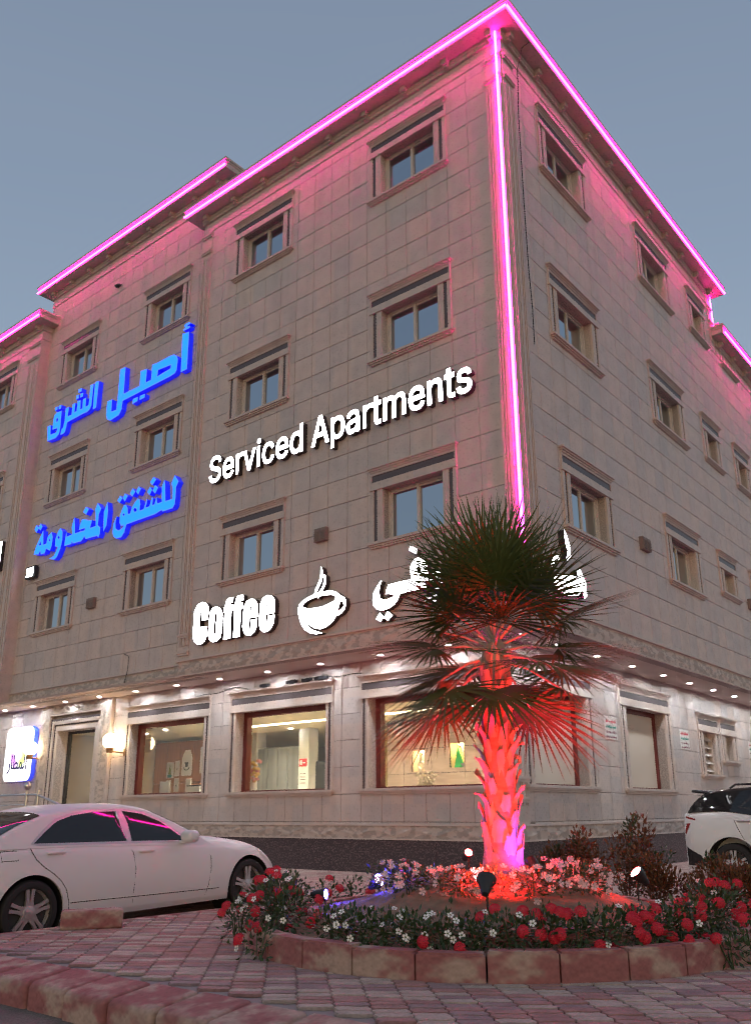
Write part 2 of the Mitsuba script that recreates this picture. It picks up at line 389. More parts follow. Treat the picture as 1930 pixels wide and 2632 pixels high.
# corner pilasters with grooves, capitals and bases
def pilaster(u0, u1, z0, z1, caps):
    w = u1 - u0
    s = [bx(u0, u1, z0, z1, 0, .030)]
    for a, b in ((.04, .16), (.24, .30), (.40, .60), (.70, .76), (.84, .96)):
        s.append(bx(u0 + a * w, u0 + b * w, z0 + .3, z1 - .75, .0305, .052))
    for z in caps:
        s += [bx(u0 - .012, u1 + .012, z, z + .045, 0, .085), bx(u0 - .006, u1 + .006, z - .045, z - .001, 0, .066)]
    return s
CAPS = (15.18, 14.72, 5.10, 4.72)
pil = [xf(p, Mf) for p in pilaster(-.36, 0, 4.585, 15.30, CAPS)] + [xf(p, Mf) for p in pilaster(-8.62, -8.28, 4.585, 15.30, CAPS)] + [xf(p, Mw) for p in pilaster(-16.85, -16.20, 4.585, 15.30, CAPS)]
for k, p in enumerate((pil[:len(pil) // 3], pil[len(pil) // 3:2 * len(pil) // 3], pil[2 * len(pil) // 3:])):
    add(key(f'{H}__pilaster'), mikit.ply(join(p), 'stone_trim'))
add(key(f'{H}__pilaster'), mikit.ply(join([xf(p, Ms) for p in pilaster(0, .36, 4.585, 15.30, CAPS)]), 'stone_trim'))
add(key(f'{H}__pilaster'), mikit.ply(join([xf(p, Ms) for p in pilaster(11.0, 11.30, 13.8, 15.30, (15.18, 14.72))]), 'stone_trim'))
add(key(f'{H}__pilaster'), mikit.ply(join([xf(p, Mg) for p in pilaster(-1.50, -1.12, 1.23, 4.24, (1.95, 1.62, 4.0))] + [xf(p, Mgs) for p in pilaster(1.13, 1.50, 1.23, 4.24, (1.95, 1.62, 4.0))]), 'stone_trim'))

# band under the first floor, soffit, plinth
def carved(base):
    def fn(p, n, uv):
        u = p.x + p.y
        a = fbm(u * 9, p.z * 14, 2.0, 3)
        return mi.Color3f(*base) * (0.80 + 0.3 * smoothstep(.42, .58, a)) * (0.9 + 0.2 * fbm(p.x * 30, p.y * 30, p.z * 30, 2))
    return tex(fn)
P('carved_stone', carved((0.45, 0.39, 0.35)), 0.6)
def carved_band(u0, u1, z0, z1, d, M, seed):
    """a low-relief scroll band: a displaced strip"""
    nu, nz = int((u1 - u0) / .035), 9
    us, zs = np.linspace(u0, u1, nu), np.linspace(z0, z1, nz)
    U, Z = np.meshgrid(us, zs, indexing='ij')
    ph = U * 7.0 + seed
    rel = np.exp(-((Z - (z0 + z1) / 2 - .05 * np.sin(ph)) / .03) ** 2) + np.exp(-(((U * 2.23) % 1 - .5) / .12) ** 2 - ((Z - (z0 + z1) / 2) / .05) ** 2) + .5 * meshkit.noise(np.stack([U * 16, Z * 20, U * 0 + seed], -1))
    edge = np.minimum(1, np.minimum(Z - z0, z1 - Z) / .05)
    V = np.stack([U, Z, d + .016 * rel * edge], -1).reshape(-1, 3)
    i, j = np.meshgrid(np.arange(nu - 1), np.arange(nz - 1), indexing='ij'); a = (i * nz + j).ravel()
    return xf((V, np.vstack([np.c_[a, a + nz, a + nz + 1], np.c_[a, a + nz + 1, a + 1]])), M)
band = [carved_band(-8.62, 0.03, 4.24, 4.52, .02, Mf, 1), carved_band(-16.2, -8.62, 4.24, 4.52, .02, Mm, 2), carved_band(-26, -16.2, 4.24, 4.52, .02, Mw, 3), carved_band(-.03, 26, 4.24, 4.52, .02, Ms, 4)]
add(f'{H}__carved_band', mikit.ply(join(band), 'carved_stone', smooth=True))
mould = []
for u0, u1, M in ((-8.66, .066, Mf), (-16.2, -8.62, Mm), (-26, -16.17, Mw), (-.066, 26, Ms)):
    mould += [xf(bx(u0, u1, 4.52, 4.545, 0, .030), M), xf(bx(u0, u1, 4.545, 4.585, 0, .068), M), xf(bx(u0, u1, 4.238, 4.262, 0, .040), M)]
add(f'{H}__band_moulding', mikit.ply(join(mould), 'stone_trim'))
add(f'{H}__soffit', mikit.ply(join([bx(-26, -.01, .01, 1.13, 4.245, 4.30), bx(-1.12, -.01, 1.13, 26, 4.245, 4.30)]), 'soffit_paint'))
pl = [carved_band(-12.5, -1.12, .985, 1.205, .03, Mg, 5), carved_band(-26, -15.9, .985, 1.205, .03, Mg, 6), carved_band(1.13, 26, .985, 1.205, .03, Mgs, 7)]
add(f'{H}__plinth_band', mikit.ply(join(pl), 'carved_stone', smooth=True))
pm = []
for u0, u1, M in ((-12.5, -1.06, Mg), (-26, -15.9, Mg), (1.07, 26, Mgs)):
    pm += [xf(bx(u0, u1, 1.205, 1.238, 0, .062), M), xf(bx(u0, u1, .965, .987, 0, .055), M)]
add(f'{H}__plinth_moulding', mikit.ply(join(pm), 'stone_trim'))
# granite base slabs
for u0, u1, M in ((-12.5, -1.08, Mg), (-26, -15.9, Mg), (1.09, 26, Mgs)):
    c = int(round((u1 - u0) / .8))
    for i in range(c):
        a, b = u0 + i * (u1 - u0) / c, u0 + (i + 1) * (u1 - u0) / c
        add(key(f'{H}__plinth__granite_slab'), mikit.ply(join([bx(a + .002, b - .002, .30, .965, 0, .04)]), 'granite'), M)
# recessed downlights
P('lamp_trim', (0.75, 0.75, 0.76), 0.3)
dl_ring = mikit.ply(join([lathe([(.050, 0), (.075, 0), (.075, -.012), (.050, -.008), (.050, 0)], 16)]), 'lamp_trim')
dl_lens = mikit.ply(join([lathe([(.0001, 0), (.050, 0)], 16)]), 'white_paint', emitter=light((DL * .92, DL * .97, DL * 1.0)))
pos = [(x, .76) for x in (-.62, -2.12, -3.65, -5.17, -6.66, -8.16, -9.65, -11.19, -12.70, -14.24, -15.83, -17.30, -18.8)] + [(-.64, y) for y in (2.0, 3.55, 5.13, 6.75, 8.31, 9.87, 11.45, 12.95, 14.5)]
for x, y in pos:
    k = key(f'{H}__soffit__downlight')
    add(k, dl_ring, TR(x, y, 4.245)); add(key(f'{H}__soffit__downlight_lens'), dl_lens, TR(x, y, 4.2445))

# ------------------------------------------------------------------ neon along the roof edges
PINK = (NE * 1.0, 0.07, NE * 0.30)
P('neon_clip', (0.5, 0.5, 0.5), 0.5)
def neon(pts, label, r=.020):
    k = key('neon_strip')
    add(k, mikit.ply(join([tube(np.array(pts, float), r, 8)]), 'white_paint', emitter=light(PINK, 1.3)))
    lab(k, label, 'neon strip', None)
    a, b = np.array(pts[0], float), np.array(pts[-1], float)
    c = max(2, int(np.linalg.norm(b - a) / 1.1))
    for i in range(c):
        p = a + (b - a) * (i + .5) / c
        add(f'{k}__clip{num(i)}', CLIP, TR(*p))
CLIP = mikit.ply(join([bx(-.008, .008, .0, .012, -.012, .012)]), 'neon_clip')
D = .365 + .028
for n, (rect, H0, nm) in enumerate(BLOCKS):
    x0, x1, y0, y1 = rect
    z = H0 + .515
    neon([(x0 - D, y0 - D, z), ((x0 + x1) / 2, y0 - D, z), (x1 + D, y0 - D, z)] if n < 3 else [(x1 + D, y0 - D + .1, z), (x1 + D, 18, z), (x1 + D, y1, z)],
         ('pink neon strip along the front roof edge of the corner block', 'pink neon strip along the tallest roof edge above the blue lettering', 'pink neon strip on the low roof edge at the far left of the photo', 'pink neon strip on the lower roof at the far right')[n])
    if n == 0:
        neon([(x1 + D, y0 - D, z), (x1 + D, 5, z), (x1 + D, y1 + D, z)], 'pink neon strip along the right-hand roof edge of the corner block')
neon([(-.055, -.075, 15.76), (-.055, -.075, 10.0), (-.055, -.075, 4.62)], 'vertical pink neon strip down the front corner of the hotel', .024)
neon([(.05, 11.36, 15.7), (.05, 11.36, 15.0), (.05, 11.36, 14.45)], 'short vertical pink neon strip at the far end of the right roof edge')

# ------------------------------------------------------------------ lit lettering
SIGN={
 'aseel':[([-9.47,12.94,-9.2,12.9,-9.19,11.86,-9.43,11.86],[]),([-9.22,13.18,-9.15,13.12,-9.25,13.11,-9.32,13.09,-9.18,13.06,-9.19,13.0,-9.44,13.01,-9.45,13.06,-9.35,13.06,-9.41,13.13,-9.38,13.18],[]),([-12.09,12.87,-11.84,12.86,-11.82,12.07,-11.13,12.06,-11.14,12.49,-10.86,12.46,-10.86,12.07,-10.65,12.07,-10.65,12.5,-10.43,12.48,-10.39,12.48,-9.93,12.49,-9.75,12.47,-9.63,12.38,-9.58,12.27,-9.6,11.98,-9.67,11.91,-9.87,11.89,-11.84,11.86,-11.86,11.62,-11.96,11.49,-12.34,11.45,-12.49,11.52,-12.57,11.67,-12.57,12.08,-12.34,12.07,-12.33,11.71,-12.11,11.69,-12.09,11.94],[[-10.37,12.25,-9.85,12.21,-9.86,12.12,-10.39,12.08]]),([-11.38,11.77,-11.16,11.76,-11.17,11.64,-11.39,11.62],[]),([-11.08,11.76,-10.86,11.75,-10.87,11.64,-11.09,11.64],[])],
 'sharq':[([-13.27,12.89,-13.07,12.87,-13.09,12.06,-13.25,12.06],[]),([-13.49,12.87,-13.33,12.87,-13.34,12.2,-13.4,12.11,-13.52,12.07,-13.71,12.08,-14.0,12.07,-14.49,12.06,-14.52,12.01,-14.54,11.89,-14.58,11.78,-14.65,11.75,-14.82,11.76,-14.78,11.93,-14.71,11.95,-14.66,12.15,-14.68,12.54,-14.5,12.54,-14.52,12.25,-14.32,12.24,-14.33,12.55,-14.18,12.56,-14.18,12.26,-14.07,12.28,-14.08,12.58,-13.92,12.56,-13.89,12.27,-13.79,12.26,-13.8,12.55,-13.64,12.55,-13.63,12.27,-13.5,12.26,-13.48,12.34],[]),([-15.15,12.56,-14.88,12.54,-14.86,12.1,-14.86,11.94,-14.89,11.81,-15.04,11.73,-15.5,11.76,-15.57,12.25,-15.4,12.24,-15.36,11.93,-15.05,11.91,-15.02,12.03,-15.28,12.06,-15.29,12.34,-15.26,12.5],[[-15.09,12.38,-15.03,12.32,-15.04,12.25,-15.1,12.25,-15.13,12.33]]),([-14.09,12.95,-13.91,12.93,-13.92,12.83,-14.07,12.84],[]),([-14.16,12.78,-14.04,12.77,-14.03,12.65,-14.17,12.65],[]),([-13.96,12.77,-13.82,12.76,-13.82,12.64,-13.97,12.65],[]),([-15.27,12.75,-15.13,12.75,-15.13,12.65,-15.25,12.64],[]),([-15.07,12.75,-14.93,12.74,-14.93,12.62,-15.05,12.63],[])],
 'shuqaq':[([-9.39,9.13,-9.23,8.93,-9.31,8.81,-9.31,8.53,-9.32,8.38,-9.39,8.3,-9.78,8.3,-9.81,8.35,-10.05,8.3,-10.28,8.3,-10.51,8.3,-11.2,8.29,-11.23,8.23,-11.27,8.1,-11.38,8.0,-11.59,8.0,-11.72,8.08,-11.78,8.2,-11.78,8.41,-11.65,8.63,-11.69,8.43,-11.66,8.29,-11.54,8.21,-11.39,8.22,-11.3,8.28,-11.44,8.31,-11.52,8.41,-11.52,8.59,-11.46,8.72,-11.38,8.84,-11.29,8.83,-11.21,8.72,-11.18,8.56,-11.09,8.55,-11.03,8.7,-10.92,8.81,-10.81,8.88,-10.72,8.83,-10.69,8.7,-10.7,8.54,-10.54,8.54,-10.44,8.78,-10.41,8.74,-10.46,8.56,-10.31,8.56,-10.24,8.77,-10.19,8.75,-10.2,8.57,-10.12,8.56,-10.05,8.74,-10.0,8.56,-9.83,8.56,-9.87,8.96,-9.78,9.11,-9.74,8.98,-9.69,8.55,-9.43,8.54,-9.44,8.81,-9.5,8.95],[[-10.91,8.66,-10.83,8.61,-10.83,8.55,-10.9,8.55,-10.96,8.62],[-11.37,8.62,-11.32,8.57,-11.36,8.55,-11.4,8.59]]),([-10.23,9.3,-10.11,9.2,-10.25,9.09,-10.36,9.19],[]),([-10.34,9.07,-10.25,8.97,-10.34,8.85,-10.45,8.96],[]),([-10.14,9.07,-10.01,8.97,-10.12,8.84,-10.23,8.94],[]),([-11.06,9.21,-10.94,9.09,-11.05,8.99,-11.17,9.1],[]),([-10.82,9.2,-10.71,9.11,-10.81,8.98,-10.91,9.08],[]),([-11.58,9.14,-11.47,9.05,-11.58,8.94,-11.69,9.03],[]),([-11.38,9.15,-11.24,9.05,-11.36,8.93,-11.46,9.04],[])],
 'makhdoma':[([-12.12,9.11,-12.06,8.85,-12.08,8.45,-12.2,8.31,-12.25,8.86],[]),([-12.57,9.18,-12.38,8.98,-12.47,8.84,-12.47,8.55,-12.35,8.46,-12.34,8.3,-12.4,8.2,-12.47,8.26,-12.99,8.28,-13.06,8.37,-13.12,8.3,-13.19,8.26,-13.58,8.28,-13.63,8.35,-13.65,8.28,-13.99,8.29,-13.98,8.53,-13.94,8.69,-13.92,8.54,-13.65,8.55,-13.71,8.77,-13.63,9.03,-13.56,8.8,-13.52,8.55,-13.07,8.54,-13.07,8.6,-13.35,8.6,-13.32,8.75,-13.24,8.88,-13.09,8.85,-12.95,8.79,-12.76,8.75,-12.82,8.56,-12.91,8.55,-12.57,8.55,-12.62,8.88,-12.67,9.0],[]),([-13.11,9.2,-12.96,9.1,-13.07,8.97,-13.23,9.08],[]),([-14.28,8.86,-14.15,8.74,-14.12,8.48,-14.17,8.26,-14.29,8.06,-14.41,8.0,-14.7,8.07,-14.46,8.11,-14.31,8.32,-14.46,8.38,-14.48,8.58,-14.37,8.79],[[-14.32,8.65,-14.26,8.58,-14.31,8.55,-14.37,8.62]]),([-14.71,8.84,-14.62,8.66,-14.63,8.43,-14.7,8.3,-14.91,8.4,-14.95,8.28,-15.15,8.28,-15.21,8.4,-15.27,8.31,-15.54,8.35,-15.46,8.56,-15.28,8.81,-15.16,8.99,-15.08,8.55,-14.92,8.55,-14.9,8.73],[[-14.78,8.66,-14.73,8.61,-14.77,8.58,-14.81,8.63],[-15.24,8.68,-15.2,8.57,-15.32,8.57]]),([-15.56,9.22,-15.41,9.11,-15.52,8.99,-15.65,9.11],[]),([-15.34,9.22,-15.22,9.11,-15.31,9.01,-15.46,9.12],[])],
 'cup':[([-4.93,5.16,-4.91,5.23,-4.83,5.29,-4.7,5.34,-4.51,5.38,-4.5,5.45,-4.46,5.51,-4.39,5.62,-4.36,5.72,-4.36,5.85,-4.35,5.89,-4.32,5.86,-4.29,5.78,-4.29,5.7,-4.32,5.59,-4.38,5.5,-4.45,5.39,-4.4,5.39,-4.32,5.47,-4.28,5.56,-4.26,5.64,-4.27,5.72,-4.25,5.72,-4.22,5.68,-4.21,5.6,-4.22,5.52,-4.26,5.45,-4.31,5.39,-4.21,5.39,-4.07,5.38,-3.95,5.33,-3.83,5.24,-3.74,5.19,-3.71,5.12,-3.71,5.05,-3.74,4.97,-3.81,4.91,-3.91,4.87,-3.93,4.89,-4.0,4.81,-4.08,4.75,-4.2,4.7,-4.34,4.68,-4.49,4.72,-4.6,4.78,-4.69,4.84,-4.65,4.78,-4.55,4.71,-4.43,4.66,-4.29,4.61,-4.3,4.6,-4.44,4.6,-4.6,4.64,-4.74,4.72,-4.84,4.84,-4.9,4.98,-4.93,5.08],[[-4.8,5.2,-4.76,5.24,-4.66,5.28,-4.54,5.3,-4.42,5.31,-4.41,5.26,-4.38,5.31,-4.23,5.31,-4.07,5.29,-3.99,5.26,-3.97,5.22,-4.01,5.17,-4.13,5.14,-4.3,5.11,-4.49,5.11,-4.67,5.13,-4.78,5.16],[-3.85,5.12,-3.81,5.13,-3.78,5.09,-3.77,5.04,-3.81,5.0,-3.9,4.95,-3.91,4.95,-3.89,5.03]])],
 'coffee':[([-8.03,5.57,-7.93,5.71,-7.78,5.74,-7.65,5.7,-7.57,5.62,-7.55,5.49,-7.57,5.32,-7.76,5.33,-7.77,5.52,-7.79,5.57,-7.82,5.54,-7.81,5.02,-7.8,4.98,-7.78,5.01,-7.78,5.2,-7.57,5.19,-7.57,4.98,-7.62,4.88,-7.74,4.82,-7.85,4.82,-7.99,4.91,-8.04,5.03],[]),([-7.52,5.47,-7.44,5.56,-7.3,5.57,-7.17,5.51,-7.11,5.41,-7.09,5.03,-7.14,4.88,-7.26,4.82,-7.38,4.82,-7.5,4.89,-7.54,5.0],[[-7.32,5.43,-7.29,5.37,-7.3,5.01,-7.33,4.97,-7.35,5.02,-7.35,5.38]]),([-7.05,4.83,-7.05,5.4,-7.08,5.41,-7.08,5.51,-7.04,5.52,-7.03,5.62,-6.97,5.69,-6.79,5.69,-6.79,5.57,-6.86,5.57,-6.86,5.53,-6.79,5.53,-6.8,5.4,-6.83,5.39,-6.83,4.83],[]),([-6.75,4.83,-6.75,5.4,-6.76,5.41,-6.76,5.53,-6.74,5.53,-6.72,5.63,-6.66,5.7,-6.49,5.69,-6.48,5.57,-6.56,5.56,-6.56,5.53,-6.49,5.53,-6.5,5.4,-6.54,5.39,-6.55,4.83],[]),([-6.47,5.43,-6.39,5.54,-6.26,5.57,-6.14,5.54,-6.06,5.44,-6.04,5.35,-6.04,5.16,-6.28,5.17,-6.28,4.95,-6.25,4.94,-6.24,5.13,-6.05,5.13,-6.05,4.98,-6.11,4.87,-6.22,4.81,-6.34,4.82,-6.44,4.9,-6.49,5.02],[[-6.27,5.42,-6.24,5.4,-6.24,5.31,-6.28,5.31]]),([-5.99,5.42,-5.92,5.53,-5.79,5.57,-5.66,5.54,-5.58,5.46,-5.56,5.34,-5.57,5.17,-5.81,5.17,-5.81,4.98,-5.77,4.97,-5.76,5.14,-5.56,5.14,-5.57,4.98,-5.65,4.87,-5.75,4.82,-5.87,4.83,-5.97,4.9,-6.01,5.04],[[-5.8,5.42,-5.77,5.41,-5.78,5.31,-5.8,5.31]])],
 'fy':[([-2.87,5.35,-2.92,5.25,-2.93,5.14,-2.91,5.05,-2.85,5.01,-2.76,5.0,-2.65,5.02,-2.59,5.04,-2.72,5.09,-2.8,5.09,-2.77,5.18,-2.73,5.26,-2.52,5.27,-2.22,5.27,-2.24,5.36,-2.25,5.43,-2.23,5.53,-2.16,5.61,-2.07,5.63,-1.97,5.58,-1.9,5.5,-1.86,5.39,-1.87,5.27,-1.88,5.14,-1.91,5.06,-2.0,5.06,-2.22,5.06,-2.35,5.05,-2.46,5.05,-2.52,4.95,-2.59,4.88,-2.71,4.83,-2.86,4.81,-2.99,4.85,-3.07,4.93,-3.09,5.04,-3.07,5.16,-3.0,5.26,-2.9,5.36],[[-2.11,5.44,-2.06,5.48,-2.0,5.42,-2.03,5.34,-2.09,5.36]]),([-2.24,5.88,-2.08,5.78,-2.1,5.69,-2.26,5.79],[]),([-2.92,4.79,-2.83,4.7,-2.9,4.62,-3.02,4.68],[]),([-2.75,4.79,-2.63,4.7,-2.74,4.61,-2.84,4.68],[])],
}
def flat(a): return [tuple(a[i:i + 2]) for i in range(0, len(a), 2)]
def smooth_poly(o, hs, r=.012):
    p = Polygon(flat(o), [flat(h) for h in hs]).buffer(0)
    return p.buffer(r).buffer(-2 * r).buffer(r, quad_segs=4) if r else p
P('sign_return', (0.022, 0.018, 0.022), 0.35)
WHITE_FACE = (WH, WH * .985, WH)
P('white_acrylic', (0.8, 0.8, 0.8), 0.3)
P('blue_acrylic', (0.03, 0.10, 0.6), 0.3)
def letter(k, poly, M, d0, d1, face_rad, side_bsdf, side_rad=None, face_bsdf='white_acrylic', rim=None):
    """a raised letter: the return is the part, its lit face a sub-part"""
    body, face = [], []
    for v, f in prism(poly, d0, d1):
        c = v[f].mean(1); top = np.abs(v[f][:, :, 2] - d1).max(1) < 1e-6
        body.append((v, f[~top])); face.append((v, f[top]))
    more = {'emitter': light(side_rad, .02)} if side_rad else {}
    add(k, mikit.ply(join(body), side_bsdf, **more), M)
    fc = prism(poly.buffer(-rim), d1, d1 + .004) if rim else None
    if fc:
        add(k + '__rim', mikit.ply(join(face), face_bsdf, emitter=light(rim_rad, .01)), M)
        face = [(v, f) for v, f in fc]
    add(k + '__face', mikit.ply(join(face), face_bsdf, emitter=light(face_rad, .02)), M)
rim_rad = (BL * .07, BL * .22, BL * 1.6)

def word(name, label, groups, M, face, side, side_rad=None, depth=(.02, .14), r=.012, rim=None, fb='white_acrylic'):
    k = key(name); lab(k, label, 'sign')
    for g in groups:
        for o, hs in g:
            p = smooth_poly(o, hs, r)
            letter(key(f'{k}__letter'), p, M, depth[0], depth[1], face, side, side_rad, fb, rim)
    return k
BLUE, BSIDE = (BL * .0, BL * .27, BL * 1.7), (0.0, 0.0, BL * .55)
word('lettering_sign', 'blue lit Arabic lettering in square script between upper windows of the middle block', [SIGN['aseel'], SIGN['sharq']], Mm, BLUE, 'blue_acrylic', BSIDE, (.02, .16), .008, .030, 'blue_acrylic')
word('lettering_sign', 'blue lit Arabic lettering in cursive script below the square blue lettering', [SIGN['shuqaq'], SIGN['makhdoma']], Mm, BLUE, 'blue_acrylic', BSIDE, (.02, .16), .006, .026, 'blue_acrylic')
word('lettering_sign', 'white lit lettering reading Coffee above the shop windows', [SIGN['coffee']], Mf, WHITE_FACE, 'sign_return', None, (.02, .135), .006)
k = key('cup_sign'); lab(k, 'white lit sign of a steaming coffee cup beside the word Coffee', 'sign')
for o, hs in SIGN['cup']:
    letter(f'{k}__cup', smooth_poly(o, hs, .006), Mf, .02, .135, WHITE_FACE, 'sign_return')
kaf = [([.98, 5.95, 1.06, 5.90, 1.18, 5.68, 1.17, 5.52, 1.05, 5.42, .98, 5.42, 1.06, 5.55, 1.04, 5.62, .99, 5.74], []), ([.42, 5.2, .5, 5.36, .62, 5.43, .77, 5.43, .72, 5.32, .58, 5.29, .5, 5.18], []),
       ([.5, 4.94, .6, 4.85, .97, 4.80, 1.35, 4.88, 1.5, 5.0, 1.56, 4.86, 1.67, 4.93, 1.67, 5.15, 1.48, 5.37, 1.34, 5.30, 1.38, 5.20, 1.0, 5.17, .56, 5.08], [])]
waw = [([-1.86, 5.02, -1.80, 5.28, -1.64, 5.36, -1.52, 5.24, -1.50, 5.02, -1.58, 4.86, -1.76, 4.78, -1.94, 4.83, -1.93, 4.93, -1.78, 4.93, -1.64, 5.0], [[-1.72, 5.16, -1.66, 5.22, -1.61, 5.16, -1.66, 5.1]])]
word('lettering_sign', 'white lit Arabic word behind the palm on the front wall', [SIGN['fy'], waw], Mf, WHITE_FACE, 'sign_return', None, (.02, .135), .008)
word('lettering_sign', 'white lit Arabic letter on the right wall beside the palm', [kaf], Ms, WHITE_FACE, 'sign_return', None, (.02, .135), .008)
k = key('lettering_sign'); lab(k, 'edge of a white lit letter at the far left of the photo', 'sign')
letter(f'{k}__letter', Polygon([(-17.45, 8.10), (-16.84, 8.10), (-16.84, 8.95), (-17.45, 8.95)]), Mw, .02, .14, WHITE_FACE, 'sign_return')

k = key('lettering_sign'); lab(k, 'white lit lettering reading Serviced Apartments on the front wall', 'sign')
tm = meshkit.text_mesh('Serviced Apartments', .60, .115, bold=True)
b0, b1 = tm.bounds
sx = 6.94 / (b1[0] - b0[0])
tv = np.array(tm.vertices); tv[:, 0] = (tv[:, 0] - b0[0]) * sx - 7.78; tv[:, 1] += 8.42; tv[:, 2] += .02
comps = sorted(trimesh.Trimesh(tv, tm.faces, process=False).split(only_watertight=False), key=lambda c: c.bounds[0][0])
glyphs = []
for c in comps:
    if glyphs and c.bounds[0][0] < glyphs[-1][1] - .05 and c.bounds[1][0] < glyphs[-1][1] + .05:
        glyphs[-1][0].append(c)
    else:
        glyphs.append([[c], c.bounds[1][0]])
for g, _ in glyphs:
    m = join(g); v, f = m.vertices, m.faces
    top = np.abs(v[f][:, :, 2] - .135).max(1) < 1e-6
    kk = key(f'{k}__letter')
    add(kk, mikit.ply(join([(v, f[~top])]), 'sign_return'), Mf)
    add(kk + '__face', mikit.ply(join([(v, f[top])]), 'white_acrylic', emitter=light(WHITE_FACE, .02)), Mf)

# ------------------------------------------------------------------ board sign by the entrance, plaques, vents, lamps
ALMATAR=[([0.965,-0.3,0.957,-0.0,0.991,-0.0,1.0,-0.3],[]),([0.2,-0.0,0.235,-0.0,0.243,-0.236,0.249,-0.251,0.267,-0.265,0.311,-0.265,0.326,-0.246,0.317,-0.0,0.352,0.0,0.358,-0.204,0.43,-0.152,0.496,-0.143,0.526,-0.157,0.548,-0.187,0.552,-0.226,0.54,-0.26,0.598,-0.265,0.608,-0.26,0.665,-0.165,0.696,-0.148,0.722,-0.148,0.757,-0.174,0.801,-0.26,0.845,-0.265,0.865,-0.249,0.857,-0.0,0.891,-0.0,0.9,-0.144,0.896,-0.265,0.865,-0.296,0.804,-0.3,0.771,-0.286,0.739,-0.309,0.687,-0.3,0.649,-0.261,0.617,-0.296,0.604,-0.3,0.557,-0.3,0.506,-0.283,0.439,-0.3,0.243,-0.296,0.217,-0.274,0.209,-0.248],[[0.665,-0.232,0.684,-0.256,0.715,-0.274,0.737,-0.274,0.752,-0.259,0.739,-0.21,0.715,-0.183,0.692,-0.188],[0.405,-0.205,0.355,-0.265,0.463,-0.261,0.498,-0.247,0.512,-0.234,0.517,-0.207,0.49,-0.179,0.459,-0.178]]),([0.004,-0.37,0.009,-0.361,0.068,-0.334,0.1,-0.298,0.109,-0.238,0.083,-0.17,0.113,-0.161,0.143,-0.239,0.139,-0.291,0.126,-0.322,0.091,-0.361,0.026,-0.396,0.013,-0.391],[])]
k = key('board_sign'); lab(k, 'white lit rounded board with a coloured curved emblem and an Arabic word beside the entrance', 'sign')
bd = sbox(-17.40, 2.30, -15.95, 3.76)
bd = bd.buffer(-.22).buffer(.22, quad_segs=8)
Mb = off(Mg, 0, 0, .05)
for v, f in prism(bd, 0, .12):
    top = np.abs(v[f][:, :, 2] - .12).max(1) < 1e-6
    add(k, mikit.ply(join([(v, f[~top])]), 'blue_acrylic', emitter=light((0.005, 0.005, .07), .05)), Mb)
    add(k + '__face', mikit.ply(join([(v, f[top])]), 'white_acrylic', emitter=light((BO, BO, BO * 1.02), .5)), Mb)
def arc(cx, cz, r0, r1, a0, a1):
    t = np.radians(np.linspace(a0, a1, 14))
    return Polygon([(cx + r1 * math.cos(a), cz + r1 * math.sin(a)) for a in t] + [(cx + r0 * math.cos(a), cz + r0 * math.sin(a)) for a in t[::-1]])
for nm, pg, col in (('violet_arc', arc(-16.68, 3.06, .20, .42, 180, 262), (.62, .10, .85)), ('green_arc', union_all([arc(-16.68, 3.06, .20, .42, 282, 362), sbox(-16.48, 3.05, -16.26, 3.32)]), (.55, .80, .0)), ('blue_bar', sbox(-16.72, 3.44, -16.56, 3.72), (.35, .72, .95))):
    add(f'{k}__{nm}', mikit.ply(join(prism(pg, .121, .125)), 'white_acrylic', emitter=light([BO * c * .9 for c in col], .02)), Mb)
P('sign_ink', (0.03, 0.03, 0.16), 0.5)
al = [affinity.translate(affinity.scale(Polygon(flat(o), [flat(h) for h in hs]).buffer(.004), 1.0, 1.25, origin=(0, 0)), -17.20, 3.02 - .02) for o, hs in ALMATAR]
add(f'{k}__lettering', mikit.ply(join([q for a in al for q in prism(a, .121, .126)]), 'sign_ink'), Mb)

P('plaque_white', (0.70, 0.68, 0.66), 0.4); P('ink_red', (0.55, 0.03, 0.07), 0.5); P('ink_green', (0.02, 0.20, 0.17), 0.5); P('ink_maroon', (0.16, 0.02, 0.05), 0.5)
def script_line(u0, u1, z, h, seed):
    """a line of small script too small to read in the photograph"""
    r = random.Random(seed); out = []; u = u0
    while u < u1 - .02:
        w = min(r.uniform(.05, .11), u1 - u)
        out.append(sbox(u, z, u + w, z + h * .38))
        x = u
        while x < u + w - .008:
            if r.random() < .65: out.append(sbox(x, z, x + .010, z + h * r.uniform(.5, 1.0)))
            if r.random() < .3: out.append(sbox(x + .004, z - h * .35, x + .013, z - h * .15))
            x += r.uniform(.014, .03)
        u += w + .018
    return union_all(out)
PLQ = [(4.62, 5.17, 'white wall plaque with lines of red and green script nearest the corner'), (8.60, 9.16, 'white wall plaque with lines of red and green script right of the tall poster window'), (13.66, 14.2, 'white wall plaque with red and green script at the right edge of the photo')]
for n, (u0, u1, lb) in enumerate(PLQ):
    k = key('wall_plaque'); lab(k, lb, 'plaque')
    add(k, mikit.ply(join([bx(u0, u1, 2.80, 3.25, TH, TH + .008)]), 'plaque_white'), Mgs)
    for j, (z, h, c) in enumerate(((3.13, .075, 'ink_red'), (3.02, .085, 'ink_green'), (2.92, .055, 'ink_maroon'), (2.83, .055, 'ink_maroon'))):
        add(f'{k}__script_line{num(j)}', mikit.ply(join(prism(script_line(u0 + .05, u1 - .05, z, h, n * 9 + j), TH + .0085, TH + .0105)), c), Mgs)

